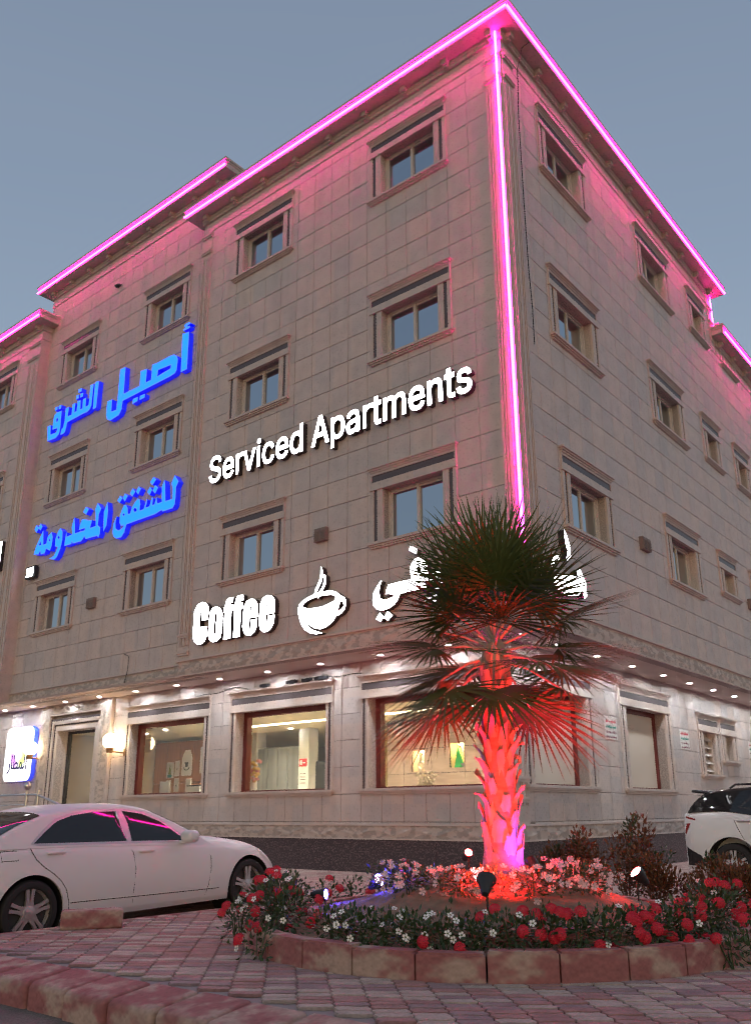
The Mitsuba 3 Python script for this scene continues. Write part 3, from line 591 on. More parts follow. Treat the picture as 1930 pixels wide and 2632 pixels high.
P('vent_plastic', (0.20, 0.155, 0.14), 0.6)
def vent(M, u0, u1, z0, z1, label):
    k = key('wall_vent'); lab(k, label, 'vent')
    add(k, mikit.ply(join([bx(u0, u1, z0, z1, TH, .10)]), 'vent_plastic'), M)
    w = (u1 - u0) / 2
    for j in range(2):
        add(f'{k}__grille{num(j)}', mikit.ply(join([bx(u0 + .02 + j * w, u0 + w - .015 + j * w, z0 + .02, z1 - .02, .1005, .108)] + [bx(u0 + .03 + j * w, u0 + w - .025 + j * w, z0 + .03 + i * .03, z0 + .04 + i * .03, .1085, .118) for i in range(int((z1 - z0 - .06) / .03))]), 'vent_plastic'), M)
vent(Mf, -4.58, -4.27, 6.42, 6.68, 'brown square vent box above the coffee cup sign')
vent(Mm, -12.78, -12.45, 6.40, 6.66, 'brown square vent box between the two lowest windows of the middle block')
vent(Ms, 4.46, 4.86, 6.44, 6.70, 'brown square vent box between the windows of the right wall')
vent(Ms, 11.30, 11.68, 6.42, 6.68, 'brown square vent box at the right edge of the photo')

k = key('floodlight'); lab(k, 'small square white floodlight on the wall at the left end of the cursive blue lettering', 'floodlight')
Mfl = off(Mm, -15.62, 7.86, .06)
add(k, mikit.ply(join([bx(-.24, .24, -.17, .17, 0, .10), bx(-.05, .05, -.05, .05, -.06, .0)]), 'black_plastic'), Mfl)
add(k + '__lens', mikit.ply(join([bx(-.19, .17, -.13, .13, .101, .108)]), 'white_acrylic', emitter=light((WH, WH, WH), .05)), Mfl)

P('lamp_metal', (0.22, 0.13, 0.07), 0.4, metallic=.6)
for x, lb in ((-12.22, 'round warm wall lamp right of the entrance'), (-15.90, 'round warm wall lamp left of the entrance in front of the board')):
    k = key('wall_lamp'); lab(k, lb, 'lamp')
    c = np.array([x, .86, 3.14])
    add(k, mikit.ply(join([cyl(c + [0, 0, -.28], c + [0, 0, -.17], .075, .085, 14), cyl(c + [0, 0, -.24], c + [.28, .24, -.29], .018), cyl(c + [.28, .255, -.36], c + [.28, .255, -.20], .045)]), 'lamp_metal'))
    s = trimesh.creation.icosphere(subdivisions=3, radius=.185)
    add(k + '__globe', mikit.ply(join([(np.array(s.vertices) + c, s.faces)]), 'white_acrylic', True, emitter=light((GL * 1.0, GL * .70, GL * .36))))

# old flood lamps and cable on top of the shop cornices
for n, (u, w) in enumerate(((-7.05, .22), (-6.25, .26), (-5.82, .22), (-5.42, .3))):
    k = key('cornice_lamp'); lab(k, ('small black lamp lying first from left on the cornice of the middle shop window', 'small black lamp lying second from left on the cornice of the middle shop window', 'small black lamp lying third from left on the cornice of the middle shop window', 'small black lamp lying at the right end of the cornice of the middle shop window')[n], 'lamp')
    add(k, mikit.ply(join([xf(bx(-w / 2, w / 2, 0, .06, -.05, .05), TR(0, 0, 0, rx=.3))]), 'black_plastic'), off(Mg, u, 4.0, .06))
    add(k + '__bracket', mikit.ply(join([bx(-.02, .02, -.03, .01, -.06, .06)]), 'dark_metal'), off(Mg, u, 4.0, .06))
k = key('cable'); lab(k, 'thin dark cable running along the wall above the shop windows', 'cable')
pts = [(x, 1.13 - TH - .008, 4.0 + .05 * math.sin(x * 2.1) + .03 * math.sin(x * 5.3)) for x in np.linspace(-9.2, -4.4, 50)]
add(k, mikit.ply(join([tube(pts, .007, 5)]), 'black_plastic'))
k = key('cable'); lab(k, 'thin dark cable hanging over the lower edge of the middle block', 'cable')
add(k, mikit.ply(join([tube([(-11.05, .26, 5.06), (-10.95, .25, 5.02), (-10.83, .24, 4.98), (-10.82, .24, 4.7), (-10.84, .22, 4.5), (-10.90, .23, 4.36)], .008, 5)]), 'black_plastic'))
k = key('cable'); lab(k, 'thin cable hanging from the roof edge down the right side of the corner', 'cable')
add(k, mikit.ply(join([tube([(.34, .55, 15.76), (.2, .5, 15.66), (.10, .45, 15.2), (.075, .42, 14.0), (.075, .42, 12.0), (.08, .43, 10.7), (.10, .44, 9.9), (.09, .45, 9.2)], .009, 5)]), 'black_plastic'))
k = key('bird'); lab(k, 'small dark bird perched on the wall under the tallest roof edge', 'bird')
s = trimesh.creation.icosphere(subdivisions=2, radius=1.0)
add(k, mikit.ply(join([(np.array(s.vertices) * [.10, .05, .05] + [-12.75, .24, 15.80], s.faces), (np.array(s.vertices) * .035 + [-12.85, .24, 15.84], s.faces), cyl((-12.66, .24, 15.79), (-12.55, .24, 15.74), .03, .008, 6)]), 'dark_metal', True))

# ------------------------------------------------------------------ entrance door and lobby
k = f'{H}__door'
u0, u1, z0, z1 = DOOR
s = [bx(u0 - .72, u0 - .30, .9, 4.24, -.02, .10), bx(u1 + .30, u1 + .76, .9, 4.24, -.02, .10), bx(u0 - .30, u1 + .30, z1 + .40, 4.24, -.02, .10)]
dk = []
for i, (a, b, d) in enumerate(((.30, .24, .055), (.17, .11, .015))):
    dk += [bx(u0 - a, u0 - b, .9, z1 + a + .02, -.03, d), bx(u1 + b, u1 + a, .9, z1 + a + .02, -.03, d), bx(u0 - b, u1 + b, z1 + b + .02, z1 + a + .02, -.03, d)]
for a, b, d in ((.24, .17, .06), (.11, 0, .02)):
    s += [bx(u0 - a, u0 - b, .9, z1 + a + .02, -.4 if b == 0 else -.03, d), bx(u1 + b, u1 + a, .9, z1 + a + .02, -.4 if b == 0 else -.03, d), bx(u0 - b, u1 + b, z1 + b, z1 + a + .02, -.4 if b == 0 else -.03, d)]
add(k, mikit.ply(join(s), 'stone_trim'), Mg)
add(k + '__dark_inlay', mikit.ply(join(dk), 'dark_stone'), Mg)
add(k + '__carving', mikit.ply(join([carved_band(u0 - .70, u1 + .72, z1 + .44, 4.22, .105, Mg, 9)] + [xf((v[:, [1, 0, 2]] * [1, 1, 1], f[:, ::-1]), Mg) for v, f in (carved_band(1.0, 4.2, u0 - .68, u0 - .34, .105, np.eye(4), 11), carved_band(1.0, 4.2, u1 + .34, u1 + .70, .105, np.eye(4), 12))]), 'carved_stone', smooth=True))
add(k + '__frame', mikit.ply(join([bx(u0, u1, z1 - .06, z1, -.40, -.30), bx(u0, u0 + .05, .95, z1 - .06, -.40, -.30), bx(u1 - .05, u1, .95, z1 - .06, -.40, -.30), bx(-13.75, -13.71, .95, z1 - .06, -.38, -.32)]), 'dark_metal'), Mg)
add(k + '__pane', mikit.ply(join([(np.array([[u0 + .05, .95, -.35], [u1 - .05, .95, -.35], [u1 - .05, z1 - .06, -.35], [u0 + .05, z1 - .06, -.35]]), np.array([[0, 1, 2], [0, 2, 3]]))]), 'clear_glass'), Mg)
add('landing', mikit.ply(join([bx(-17.6, -12.3, -.45, 1.15, .1, .945), bx(-17.6, -12.0, -.75, -.45, .1, .78), bx(-17.6, -11.7, -1.05, -.75, .1, .62)]), 'stone_trim'))
lab('landing', 'stone landing and steps at the entrance', None, None, 'structure')
k = key('handrail'); lab(k, 'steel handrail beside the entrance steps behind the white sedan', 'handrail')
yy = -.5
add(k, mikit.ply(join([tube([(-17.5, yy, 1.88), (-15, yy, 1.88), (-12.95, yy, 1.88), (-12.85, yy, 1.86), (-11.9, yy, 1.64)], .028, 8)]), 'steel', True))
add(k + '__lower_rail', mikit.ply(join([tube([(-17.5, yy, 1.60), (-13.6, yy, 1.66), (-12.85, yy, 1.58), (-11.9, yy, 1.40)], .016, 8)]), 'steel', True))
for i, x in enumerate((-16.4, -14.9, -13.38, -12.88)):
    add(f'{k}__post{num(i)}', mikit.ply(join([cyl((x, yy, .9), (x, yy, 1.98), .035)]), 'steel', 40))
    if i == 2:
        add(f'{k}__finial', mikit.ply(join([xf(lathe([(.0001, .22), (.05, .20), (.085, .12), (.06, .04), (.03, .0)], 14), TR(x, yy, 1.97))]), 'steel', True))

lab('lobby', 'brightly lit hotel lobby seen through the ground floor windows', 'room')
P('lobby_wall', (0.52, 0.45, 0.38), 0.7); P('lobby_ceiling', (0.68, 0.62, 0.46), 0.7); P('lobby_floor', (0.40, 0.33, 0.27), 0.25)
P('panel_wood', tex(lambda p, n, uv: mi.Color3f(0.30, 0.215, 0.175) * (0.85 + 0.3 * fbm(p.x * 3, p.z * 25, 1, 3))), 0.5)
P('brown_wood', tex(lambda p, n, uv: mi.Color3f(0.36, 0.16, 0.085) * (0.8 + 0.4 * fbm(p.x * 20, p.y * 20, p.z * 2, 3))), 0.4)
P('grey_panel', tex(lambda p, n, uv: mi.Color3f(0.19, 0.195, 0.20) * (0.85 + 0.3 * noise(p.x * 14, 0, 0))), 0.6)
P('pale_yellow', (0.62, 0.54, 0.30), 0.6); P('screen_white', (0.75, 0.75, 0.74), 0.4); P('flag_green', (0.02, 0.28, 0.07), 0.6); P('vase_silver', (0.6, 0.57, 0.52), 0.3, metallic=.7)
add('lobby__floor', mikit.ply(join([bx(-16.4, -1.35, 1.35, 11.0, .80, .95)]), 'lobby_floor'))
add('lobby__ceiling', mikit.ply(join([bx(-16.4, -12.3, 1.36, 11.0, 3.62, 3.75), bx(-12.3, -1.35, 1.36, 4.0, 3.62, 3.75), bx(-12.3, -11.70, 4.0, 11.0, 3.62, 3.75), bx(-11.70, -1.35, 4.35, 11.0, 3.62, 3.75), bx(-16.4, -1.35, 1.36, 11.0, 3.90, 4.0)]), 'lobby_ceiling'))
add('lobby__wall', mikit.ply(join([bx(-16.4, -16.3, 1.36, 11, .95, 3.75), bx(-16.3, -1.35, 10.9, 11, .95, 3.75), bx(-1.45, -1.35, 1.36, 11, .95, 3.75), bx(-4.2, -1.45, 6.2, 6.3, .95, 3.62)]), 'lobby_wall'))
strip = light((LO * 1.0, LO * .93, LO * .66), 1.5)
add('lobby__cove_light', mikit.ply(join([bx(-11.6, -1.6, 4.02, 4.33, 3.80, 3.84)]), 'white_paint', emitter=strip))
add('lobby__cove_light_001', mikit.ply(join([bx(-12.28, -11.75, 4.4, 10.8, 3.80, 3.84)]), 'white_paint', emitter=strip))
spot = mikit.ply(join([lathe([(.0001, 0), (.065, 0)], 12)]), 'white_paint', emitter=light((LO * 4, LO * 3.8, LO * 3.4), .05))
for x, y in ((-3.4, 3.0), (-5.2, 5.0), (-7.2, 5.0), (-9.2, 6.2), (-10.4, 5.2), (-10.9, 7.4), (-9.3, 8.2), (-13.2, 3.2), (-14.6, 3.6), (-13.2, 5.4), (-9.6, 2.6), (-6.6, 2.6)):
    add(key('lobby__spot'), spot, TR(x, y, 3.617))
# panelled wall with two niches (seen through the right shop window)
pan = []
holes = [sbox(-6.56, 2.36, -6.16, 2.86), sbox(-5.44, 2.42, -5.02, 2.98)]
xs = (-7.30, -6.78, -5.95, -5.0, -4.30); zs = (.95, 2.32, 2.90, 3.55)
for i in range(4):
    for j in range(3):
        c = sbox(xs[i] + .006, zs[j] + .006, xs[i + 1] - .006, zs[j + 1] - .006).difference(union_all(holes))
        if not c.is_empty:
            add(key('lobby__panel'), mikit.ply(join(prism(c, 0, .03)), 'panel_wood'), FRONT(5.5))
add('lobby__panel_backing', mikit.ply(join(prism(sbox(-7.3, .95, -4.3, 3.56).difference(union_all(holes)), -.05, -.001)), 'dark_metal'), FRONT(5.5))
for i, (a, b, c, d) in enumerate(((-6.56, 2.36, -6.16, 2.86), (-5.44, 2.42, -5.02, 2.98))):
    add(key('lobby__niche'), mikit.ply(join([bx(a, c, b, d, -.36, -.33), bx(a - .03, a, b, d, -.36, -.05), bx(c, c + .03, b, d, -.36, -.05), bx(a, c, b - .03, b, -.36, -.05), bx(a, c, d, d + .03, -.36, -.05)]), 'lobby_wall' if i == 0 else 'pale_yellow'), FRONT(5.5))
    add(key('lobby__niche_lamp'), mikit.ply(join([bx(a + .12, c - .12, d - .03, d - .01, -.28, -.20)]), 'white_paint', emitter=light((LO * 2.2, LO * 1.4, LO * .6), .3)), FRONT(5.5))
add('lobby__yellow_wall', mikit.ply(join([bx(-4.30, -2.2, .95, 2.85, -.08, -.02)]), 'pale_yellow'), FRONT(5.5))
add('lobby__yellow_pilaster', mikit.ply(join([bx(-7.75, -7.36, .95, 3.55, -.05, .04)]), 'pale_yellow'), FRONT(5.5))
k = key('vase'); lab(k, 'small silver ring-shaped vase standing in the left lit niche of the lobby', 'vase')
r = trimesh.creation.torus(.085, .032, major_sections=20, minor_sections=10)
add(k, mikit.ply(join([xf(r, TR(-6.36, 5.62, 2.51, rx=math.pi / 2)), cyl((-6.36, 5.62, 2.36), (-6.36, 5.62, 2.42), .06), cyl((-6.36, 5.62, 2.60), (-6.36, 5.62, 2.68), .03, .045)]), 'vase_silver', 40))
k = key('flag'); lab(k, 'green triangular cloth standing in the right lit niche of the lobby', 'flag')
add(k, mikit.ply(join(prism(Polygon([(-5.43, 2.43), (-5.16, 2.43), (-5.33, 2.92)]), -.20, -.17)), 'flag_green'), FRONT(5.5))
k = key('bowl'); lab(k, 'small grey bowl beside the green cloth in the right niche', 'bowl')
add(k, mikit.ply(join([xf(lathe([(.03, 0), (.07, .02), (.10, .09), (.085, .09), (.05, .03)], 16), TR(-5.13, 5.66, 2.43))]), 'grey_panel', True))
P('dried_flower', (0.55, 0.48, 0.38), 0.8)
rr = random.Random(8)
k = key('dried_flowers'); lab(k, 'bunch of pale dried flowers on a table at the bottom of the right shop window', 'flowers')
fl = []
for i in range(46):
    a, b = rr.uniform(0, 6.28), rr.uniform(.0, .55)
    t = np.array([-4.45 + math.sin(b) * math.cos(a) * .5, 3.2 + math.sin(b) * math.sin(a) * .3, 1.86 + rr.uniform(.10, .36)])
    s = trimesh.creation.icosphere(subdivisions=1, radius=rr.uniform(.018, .034))
    fl += [tube([(-4.45, 3.2, 1.72), t * .5 + np.array([-4.45, 3.2, 1.76]) * .5, t], .004, 4), (np.array(s.vertices) + t, s.faces)]
add(k, mikit.ply(join(fl), 'dried_flower'))
k = key('sideboard'); lab(k, 'low dark sideboard under the dried flowers in the lobby', 'sideboard')
add(k, mikit.ply(join([bx(-5.9, -3.4, 3.0, 3.5, .95, 1.74), bx(-5.92, -3.38, 2.98, 3.52, 1.74, 1.78)]), 'panel_wood'))
# grey folding partition, white column, notice stand (middle shop window)
for i in range(8):
    a = -11.95 + i * .2
    add(key('lobby__partition_panel'), mikit.ply(join([bx(a + .004, a + .196, .95, 3.17, -.04, .02 + .012 * (i % 2))]), 'grey_panel'), FRONT(5.5))
add('lobby__column', mikit.ply(join([bx(-10.32, -9.95, .95, 3.62, -.3, .06)]), 'white_paint'), FRONT(5.5))
add('lobby__column_001', mikit.ply(join([bx(-12.35, -11.97, .95, 3.62, -.3, .06)]), 'white_paint'), FRONT(5.5))
add('lobby__doorway', mikit.ply(join([bx(-9.93, -9.0, .95, 2.75, -.3, -.2)]), 'dark_metal'), FRONT(5.5))
k = key('notice_board'); lab(k, 'small red notice with white marks on the white column in the lobby', 'notice')
P('notice_red', (0.55, 0.04, 0.06), 0.5)
add(k, mikit.ply(join([bx(-10.28, -10.0, 2.62, 2.82, .062, .075)]), 'notice_red'), FRONT(5.5))
add(k + '__script_line', mikit.ply(join([bx(-10.25, -10.17, 2.66, 2.78, .0755, .078), bx(-10.14, -10.04, 2.70, 2.73, .0755, .078)]), 'screen_white'), FRONT(5.5))
k = key('notice_board'); lab(k, 'tall white notice sheet below the red notice in the lobby', 'notice')
add(k, mikit.ply(join([bx(-10.28, -10.0, 1.95, 2.58, .062, .07)]), 'screen_white'), FRONT(5.5))
add(k + '__script_line', mikit.ply(join([bx(-10.24, -10.04, z, z + .018, .0705, .073) for z in (2.42, 2.34, 2.27, 2.18)]), 'vent_plastic'), FRONT(5.5))
k = key('flower_vase'); lab(k, 'bunch of yellow and pink flowers at the left edge of the middle shop window', 'flowers')
P('petal_yellow', (0.6, 0.42, 0.12), 0.6); P('petal_pink', (0.55, 0.22, 0.22), 0.6); P('vase_white', (0.7, 0.69, 0.66), 0.4)
add(k, mikit.ply(join([xf(lathe([(.05, 0), (.09, .1), (.06, .24), (.08, .3)], 14), TR(-8.02, 1.72, 1.80))]), 'vase_white', True))
for i, (nm, mt) in enumerate((('blossoms', 'petal_yellow'), ('blossoms_001', 'petal_pink'))):
    b = []
    for j in range(16):
        s = trimesh.creation.icosphere(subdivisions=1, radius=rr.uniform(.03, .05))
        b.append((np.array(s.vertices) * [1, 1, .8] + [-8.02 + rr.uniform(-.1, .14), 1.72 + rr.uniform(-.08, .08), 2.12 + rr.uniform(-.03, .42)], s.faces))
    add(f'{k}__{nm}', mikit.ply(join(b), mt))
# reception (left shop window and door)
k = key('reception_counter'); lab(k, 'brown wooden reception counter with a pale top behind the left shop window', 'counter')
add(k, mikit.ply(join([bx(-15.9, -11.2, 3.0, 3.6, .95, 1.84)]), 'brown_wood'))
add(k + '__counter_top', mikit.ply(join([bx(-15.95, -11.15, 2.94, 3.66, 1.84, 1.89)]), 'white_paint'))
for i in range(8):
    add(f'{k}__front_panel{num(i)}', mikit.ply(join([bx(-15.85 + i * .58, -15.32 + i * .58, 2.975, 2.995, 1.02, 1.78)]), 'brown_wood'))
for i in range(7):
    for j in range(2):
        add(key('lobby__wood_panel'), mikit.ply(join([bx(-16.25 + i * .62 + .004, -15.64 + i * .62 - .004, .95 + j * 1.35 + .004, 2.29 + j * 1.22, -.02, .03)]), 'brown_wood' if i < 4 else 'panel_wood'), FRONT(5.2))
add('lobby__grey_board', mikit.ply(join([bx(-14.0, -11.98, 2.55, 3.30, -.02, .0)]), 'screen_white'), FRONT(5.1))
def monitor(x, y, w, h, rz, label, mat='screen_white'):
    k = key('monitor'); lab(k, label, 'monitor')
    add(k, mikit.ply(join([bx(-w / 2, w / 2, -.02, .02, .06, .06 + h)]), mat), TR(x, y, 1.89, rz))
    add(k + '__stand', mikit.ply(join([bx(-.08, .08, -.05, .07, 0, .012), bx(-.02, .02, .0, .03, .01, .1)]), 'black_plastic'), TR(x, y, 1.89, rz))
monitor(-13.0, 3.15, .30, .30, .3, 'small pale screen at the left of the reception counter')
monitor(-12.15, 3.25, .42, .36, -.4, 'pale tilted screen in the middle of the reception counter')
k = key('printer'); lab(k, 'white box printer on the reception counter', 'printer')
add(k, mikit.ply(join([bx(-12.0, -11.45, 3.05, 3.45, 1.89, 2.10)]), 'screen_white')); add(k + '__tray', mikit.ply(join([bx(-11.95, -11.5, 3.04, 3.3, 2.10, 2.13)]), 'black_plastic'))
k = key('apron'); lab(k, 'white cloth with a dark cup print hanging in the left shop window', 'cloth')
ap = Polygon([(-12.02, 2.36), (-11.62, 2.36), (-11.60, 2.8), (-11.70, 3.0), (-11.90, 3.0), (-12.0, 2.8)])
add(k, mikit.ply(join(prism(ap, 0, .012)), 'screen_white'), FRONT(2.9))
add(k + '__cup_print', mikit.ply(join(prism(union_all([Polygon([(-11.88, 2.70), (-11.74, 2.70), (-11.76, 2.58), (-11.86, 2.58)]), arc(-11.81, 2.62, .11, .135, 200, 340)]), .0125, .015)), 'dark_metal'), FRONT(2.9))
k = key('poster'); lab(k, 'white poster with a green pointed tower and teal foot seen through the entrance door', 'poster')
add(k, mikit.ply(join([bx(-15.62, -15.27, 2.45, 2.92, .035, .045)]), 'screen_white'), FRONT(5.2))
P('olive_green', (0.20, 0.24, 0.03), 0.6); P('teal', (0.02, 0.20, 0.20), 0.6)
add(k + '__tower', mikit.ply(join(prism(Polygon([(-15.53, 2.56), (-15.38, 2.56), (-15.455, 2.86)]), .0455, .048)), 'olive_green'), FRONT(5.2))
add(k + '__foot', mikit.ply(join([bx(-15.55, -15.36, 2.47, 2.555, .0455, .048)]), 'teal'), FRONT(5.2))
for n, (a, b, c, d, lb) in enumerate(((-15.60, -15.38, 1.98, 2.40, 'narrow white paper with a dark spot below the tower poster'), (-15.22, -15.0, 2.5, 2.95, 'upper white paper right of the tower poster'), (-15.22, -15.0, 2.05, 2.45, 'lower white paper with dark marks right of the tower poster'))):
    k = key('paper_notice'); lab(k, lb, 'paper')
    add(k, mikit.ply(join([bx(a, b, c, d, .035, .042)]), 'screen_white'), FRONT(5.2))
    add(k + '__mark', mikit.ply(join([bx((a + b) / 2 - .03, (a + b) / 2 + .03, (c + d) / 2 - .05, (c + d) / 2 + .01, .0425, .044)]), 'black_plastic'), FRONT(5.2))
# printed film on the two right-hand shop windows
P('frost_film', tex(lambda p, n, uv: mi.Color3f(0.46, 0.45, 0.40) * (0.9 + 0.2 * fbm(p.y * 2, p.z * 1.2, 0, 2))), 0.6)
P('film_green', (0.035, 0.10, 0.035), 0.6); P('film_lime', (0.17, 0.26, 0.07), 0.6); P('film_ochre', (0.20, 0.16, 0.03), 0.6); P('film_grey', (0.24, 0.25, 0.22), 0.6)
fw = [k for k in scene if k.startswith(H + '__window') and k.endswith('__pane') and scene[k].get('filename') == CACHE[2.75, 2.11, .33, 'film']['pane']['filename']]
for n, (wk, uc) in enumerate(zip(sorted(fw), (2.78, 6.70))):
    w = wk[:-6]
    Mq = off(Mgs, uc, 1.87)
    add(f'{w}__film', mikit.ply(join([bx(-.92, .92, .035, 1.575, -.30, -.29)]), 'frost_film'), Mq)
    c = .06
    gl = [sbox(c - .40, .72, c - .36, 1.22), sbox(c - .40, .80, c + .26, .88), sbox(c - .06, .88, c - .01, 1.05), sbox(c + .02, .88, c + .06, 1.08), sbox(c + .06, 1.04, c + .24, 1.09), sbox(c + .21, .84, c + .26, 1.08), sbox(c + .30, .78, c + .345, 1.24), sbox(c - .12, .64, c - .075, .68), sbox(c - .05, .64, c - .005, .68)]
    Mfm = off(Mq, 0, 0, -.289)
    add(f'{w}__film_lettering', mikit.ply(join(prism(union_all(gl), 0, .002)), 'film_green'), Mfm)
    add(f'{w}__film_emblem', mikit.ply(join([q for pg in (Polygon([(c - .28, 1.05), (c - .20, 1.02), (c - .18, 1.30), (c - .26, 1.30)]), Polygon([(c - .38, 1.25), (c - .34, 1.20), (c - .22, 1.42), (c - .28, 1.42)]), Polygon([(c - .10, 1.10), (c - .06, 1.08), (c - .02, 1.36), (c - .07, 1.36)])) for q in prism(pg, 0, .002)]), 'film_ochre'), Mfm)
    add(f'{w}__film_text', mikit.ply(join(prism(union_all([script_line(c - .38, c + .34, .545, .05, 30 + n), script_line(c - .38, c + .34, .445, .05, 40 + n)]), 0, .002)), 'film_grey'), Mfm)
    add(f'{w}__film_bar', mikit.ply(join([bx(c - .38, c + .36, .29, .39, 0, .002)]), 'film_lime'), Mfm)

# ------------------------------------------------------------------ island: pavers, kerb, planter
IZ = 0.30
C0 = np.array([1.58, -3.94])
def pav(base): return tex(lambda p, n, uv: mi.Color3f(*base) * (0.62 + 0.5 * fbm(p.x * 7, p.y * 7, 0, 3) + 0.25 * noise(p.x * 80, p.y * 80)))
P('paver_red', pav((0.30, 0.17, 0.155)), 0.8); P('paver_grey', pav((0.36, 0.29, 0.25)), 0.8); P('paver_mauve', pav((0.25, 0.175, 0.175)), 0.8)
P('kerb_red', tex(lambda p, n, uv: mix((0.26, 0.10, 0.10), (0.36, 0.26, 0.22), smoothstep(.40, .68, fbm(p.x * 6, p.y * 6, p.z * 8, 3))) * (0.75 + .5 * fbm(p.x * 40, p.y * 40, p.z * 40, 2))), 0.85)
add('island_pavement', mikit.ply(join([bx(-2.52, 9.0, -7.45, -.2, .05, IZ - .022)]), 'mortar'))
lab('island_pavement', 'raised island paved with interlocking wavy blocks around the planter', None, None, 'structure')
L_, W_ = .225, .1125
def paver_mesh():
    g = .004
    top = [(0, 0), (.06, .016), (.1125, .0), (.165, -.016), (L_, 0)]
    o = [(x, y) for x, y in top] + [(L_ + .010, W_ * .3), (L_ - .010, W_ * .7)] + [(x, y + W_) for x, y in top[::-1]] + [(-.010, W_ * .7), (.010, W_ * .3)]
    pg = Polygon(o).buffer(-g, join_style=2); pt = pg.buffer(-.005, join_style=2)
    return join(prism(pg, -.02, -.005) + prism(pt, -.0052, 0))
PV = {m: mikit.ply(paver_mesh(), m) for m in ('paver_red', 'paver_grey', 'paver_mauve')}
pm0 = paver_mesh(); rp = random.Random(3); cand = []
for i in range(-60, 60):
    for j in range(-110, 110):
        a, b = i * L_, j * W_
        x, y = a * .7071 - b * .7071 + .6, a * .7071 + b * .7071 - 5.0
        if not (-2.45 < x < 6.5 and -7.38 < y < -1.0) or math.hypot(x - C0[0], y - C0[1]) < 2.30: continue
        X, Y, Dp = screen(np.array([[x, y, IZ]]))
        vis = -60 < X[0] < 1990 and Y[0] < 2700
        if not vis and Dp[0] > 0 and y > -4: continue
        cand.append((Dp[0] if vis else 99 + Dp[0], x, y, rp.choice(['paver_red', 'paver_red', 'paver_grey', 'paver_mauve'] if x < .3 else ['paver_red', 'paver_grey', 'paver_grey', 'paver_mauve'])))
cand.sort(); restp = {}
for n, (d, x, y, m) in enumerate(cand):
    M = TR(x, y, IZ + rp.uniform(-.003, .003), math.pi / 4 + rp.uniform(-.008, .008), 1, rp.uniform(-.012, .012), rp.uniform(-.012, .012))
    if n < 300: add(key('island_pavement__paver'), PV[m], M)
    else: restp.setdefault(m, []).append(xf(pm0, M))
for m in restp:
    k = key('island_pavement__paver_field'); add(k, mikit.ply(join(restp[m]), m)); lab(k, None, None, None, 'stuff')
lab('kerb', 'worn red kerb of half-metre stones along the front edge of the island', 'kerb')
def rbox(x, y, z, r=.02):
    m = m3.Manifold.batch_hull([m3.Manifold.sphere(r, 8).translate([sx * (x / 2 - r), sy * (y / 2 - r), sz * (z / 2 - r)]) for sx in (-1, 1) for sy in (-1, 1) for sz in (-1, 1)]).to_mesh()
    return np.array(m.vert_properties[:, :3]), np.array(m.tri_verts)
st = rbox(.488, .40, .34, .035)
st[0][:, 2] -= .10 * np.clip((-st[0][:, 1] - .05) / .15, 0, 1) * (st[0][:, 2] > 0) * .6
ks = mikit.ply(join([st]), 'kerb_red', 35)
for i in range(19): add(key('kerb__kerb_stone'), ks, TR(-2.25 + i * .5 + .0, -7.62 + .012 * (i % 3), .155, rp.uniform(-.01, .01)))
for i in range(11): add(key('kerb__kerb_stone'), ks, TR(-2.66, -7.1 + i * .5, .135, -math.pi / 2))
k = key('stone_block'); lab(k, 'loose reddish kerb stone lying on the paving by the rear wheel of the white sedan', 'stone')
add(k, mikit.ply(join([rbox(.62, .22, .19, .03)]), 'kerb_red', 35), TR(-2.12, -5.90, IZ + .093, 1.0))
lab('planter', 'round planter of red kerb stones filled with flowers around the palm', 'planter')
def arcblock(r0, r1, a0, a1, z0, z1):
    t = np.linspace(a0, a1, 5)
    pg = Polygon([(r0 * math.cos(a), r0 * math.sin(a)) for a in t] + [(r1 * math.cos(a), r1 * math.sin(a)) for a in t[::-1]]).buffer(0)
    return join([xf(q, TR(C0[0], C0[1], 0)) for q in prism(pg, z0, z1 - .015) + prism(pg.buffer(-.012), z1 - .0152, z1)])
for i in range(29):
    a = i * 2 * math.pi / 29 + .05
    add(key('planter__kerb_stone'), mikit.ply(arcblock(2.20, 2.36, a + .003, a + 2 * math.pi / 29 - .003, .27, .50 + rp.uniform(-.012, .012)), 'kerb_red'))
for j in range(2):
    for i in range(48):
        a = (i + .5 * j) * 2 * math.pi / 48
        add(key('planter__brick'), mikit.ply(arcblock(1.66, 1.78, a + .004, a + 2 * math.pi / 48 - .004, .42 + j * .08, .495 + j * .08), 'kerb_red'))
def soil(x, y):
    r = np.hypot(x - C0[0], y - C0[1])
    t = np.clip((1.7 - r) / 1.35, 0, 1); t = t * t * (3 - 2 * t)
    return np.where(r < 1.68, .56 + .33 * t, .45)
ra = np.r_[np.linspace(.01, 1.66, 34), 1.70, np.linspace(1.75, 2.21, 10)]; an = np.linspace(0, 2 * np.pi, 121)
Rr_, A_ = np.meshgrid(ra, an, indexing='ij'); X_, Y_ = C0[0] + Rr_ * np.cos(A_), C0[1] + Rr_ * np.sin(A_)
Z_ = soil(X_, Y_) + .05 * (meshkit.fbm(np.stack([X_ * 7, Y_ * 7, X_ * 0], -1), 4) - .5)
i, j = np.meshgrid(np.arange(len(ra) - 1), np.arange(120), indexing='ij'); a_ = (i * 121 + j).ravel()
P('soil', tex(lambda p, n, uv: mix((0.10, 0.07, 0.05), (0.26, 0.19, 0.14), fbm(p.x * 12, p.y * 12, p.z * 12, 4))), 0.95)
add('planter__soil', mikit.ply(join([(np.stack([X_, Y_, Z_], -1).reshape(-1, 3), np.vstack([np.c_[a_, a_ + 121, a_ + 122], np.c_[a_, a_ + 122, a_ + 1]]))]), 'soil', True))

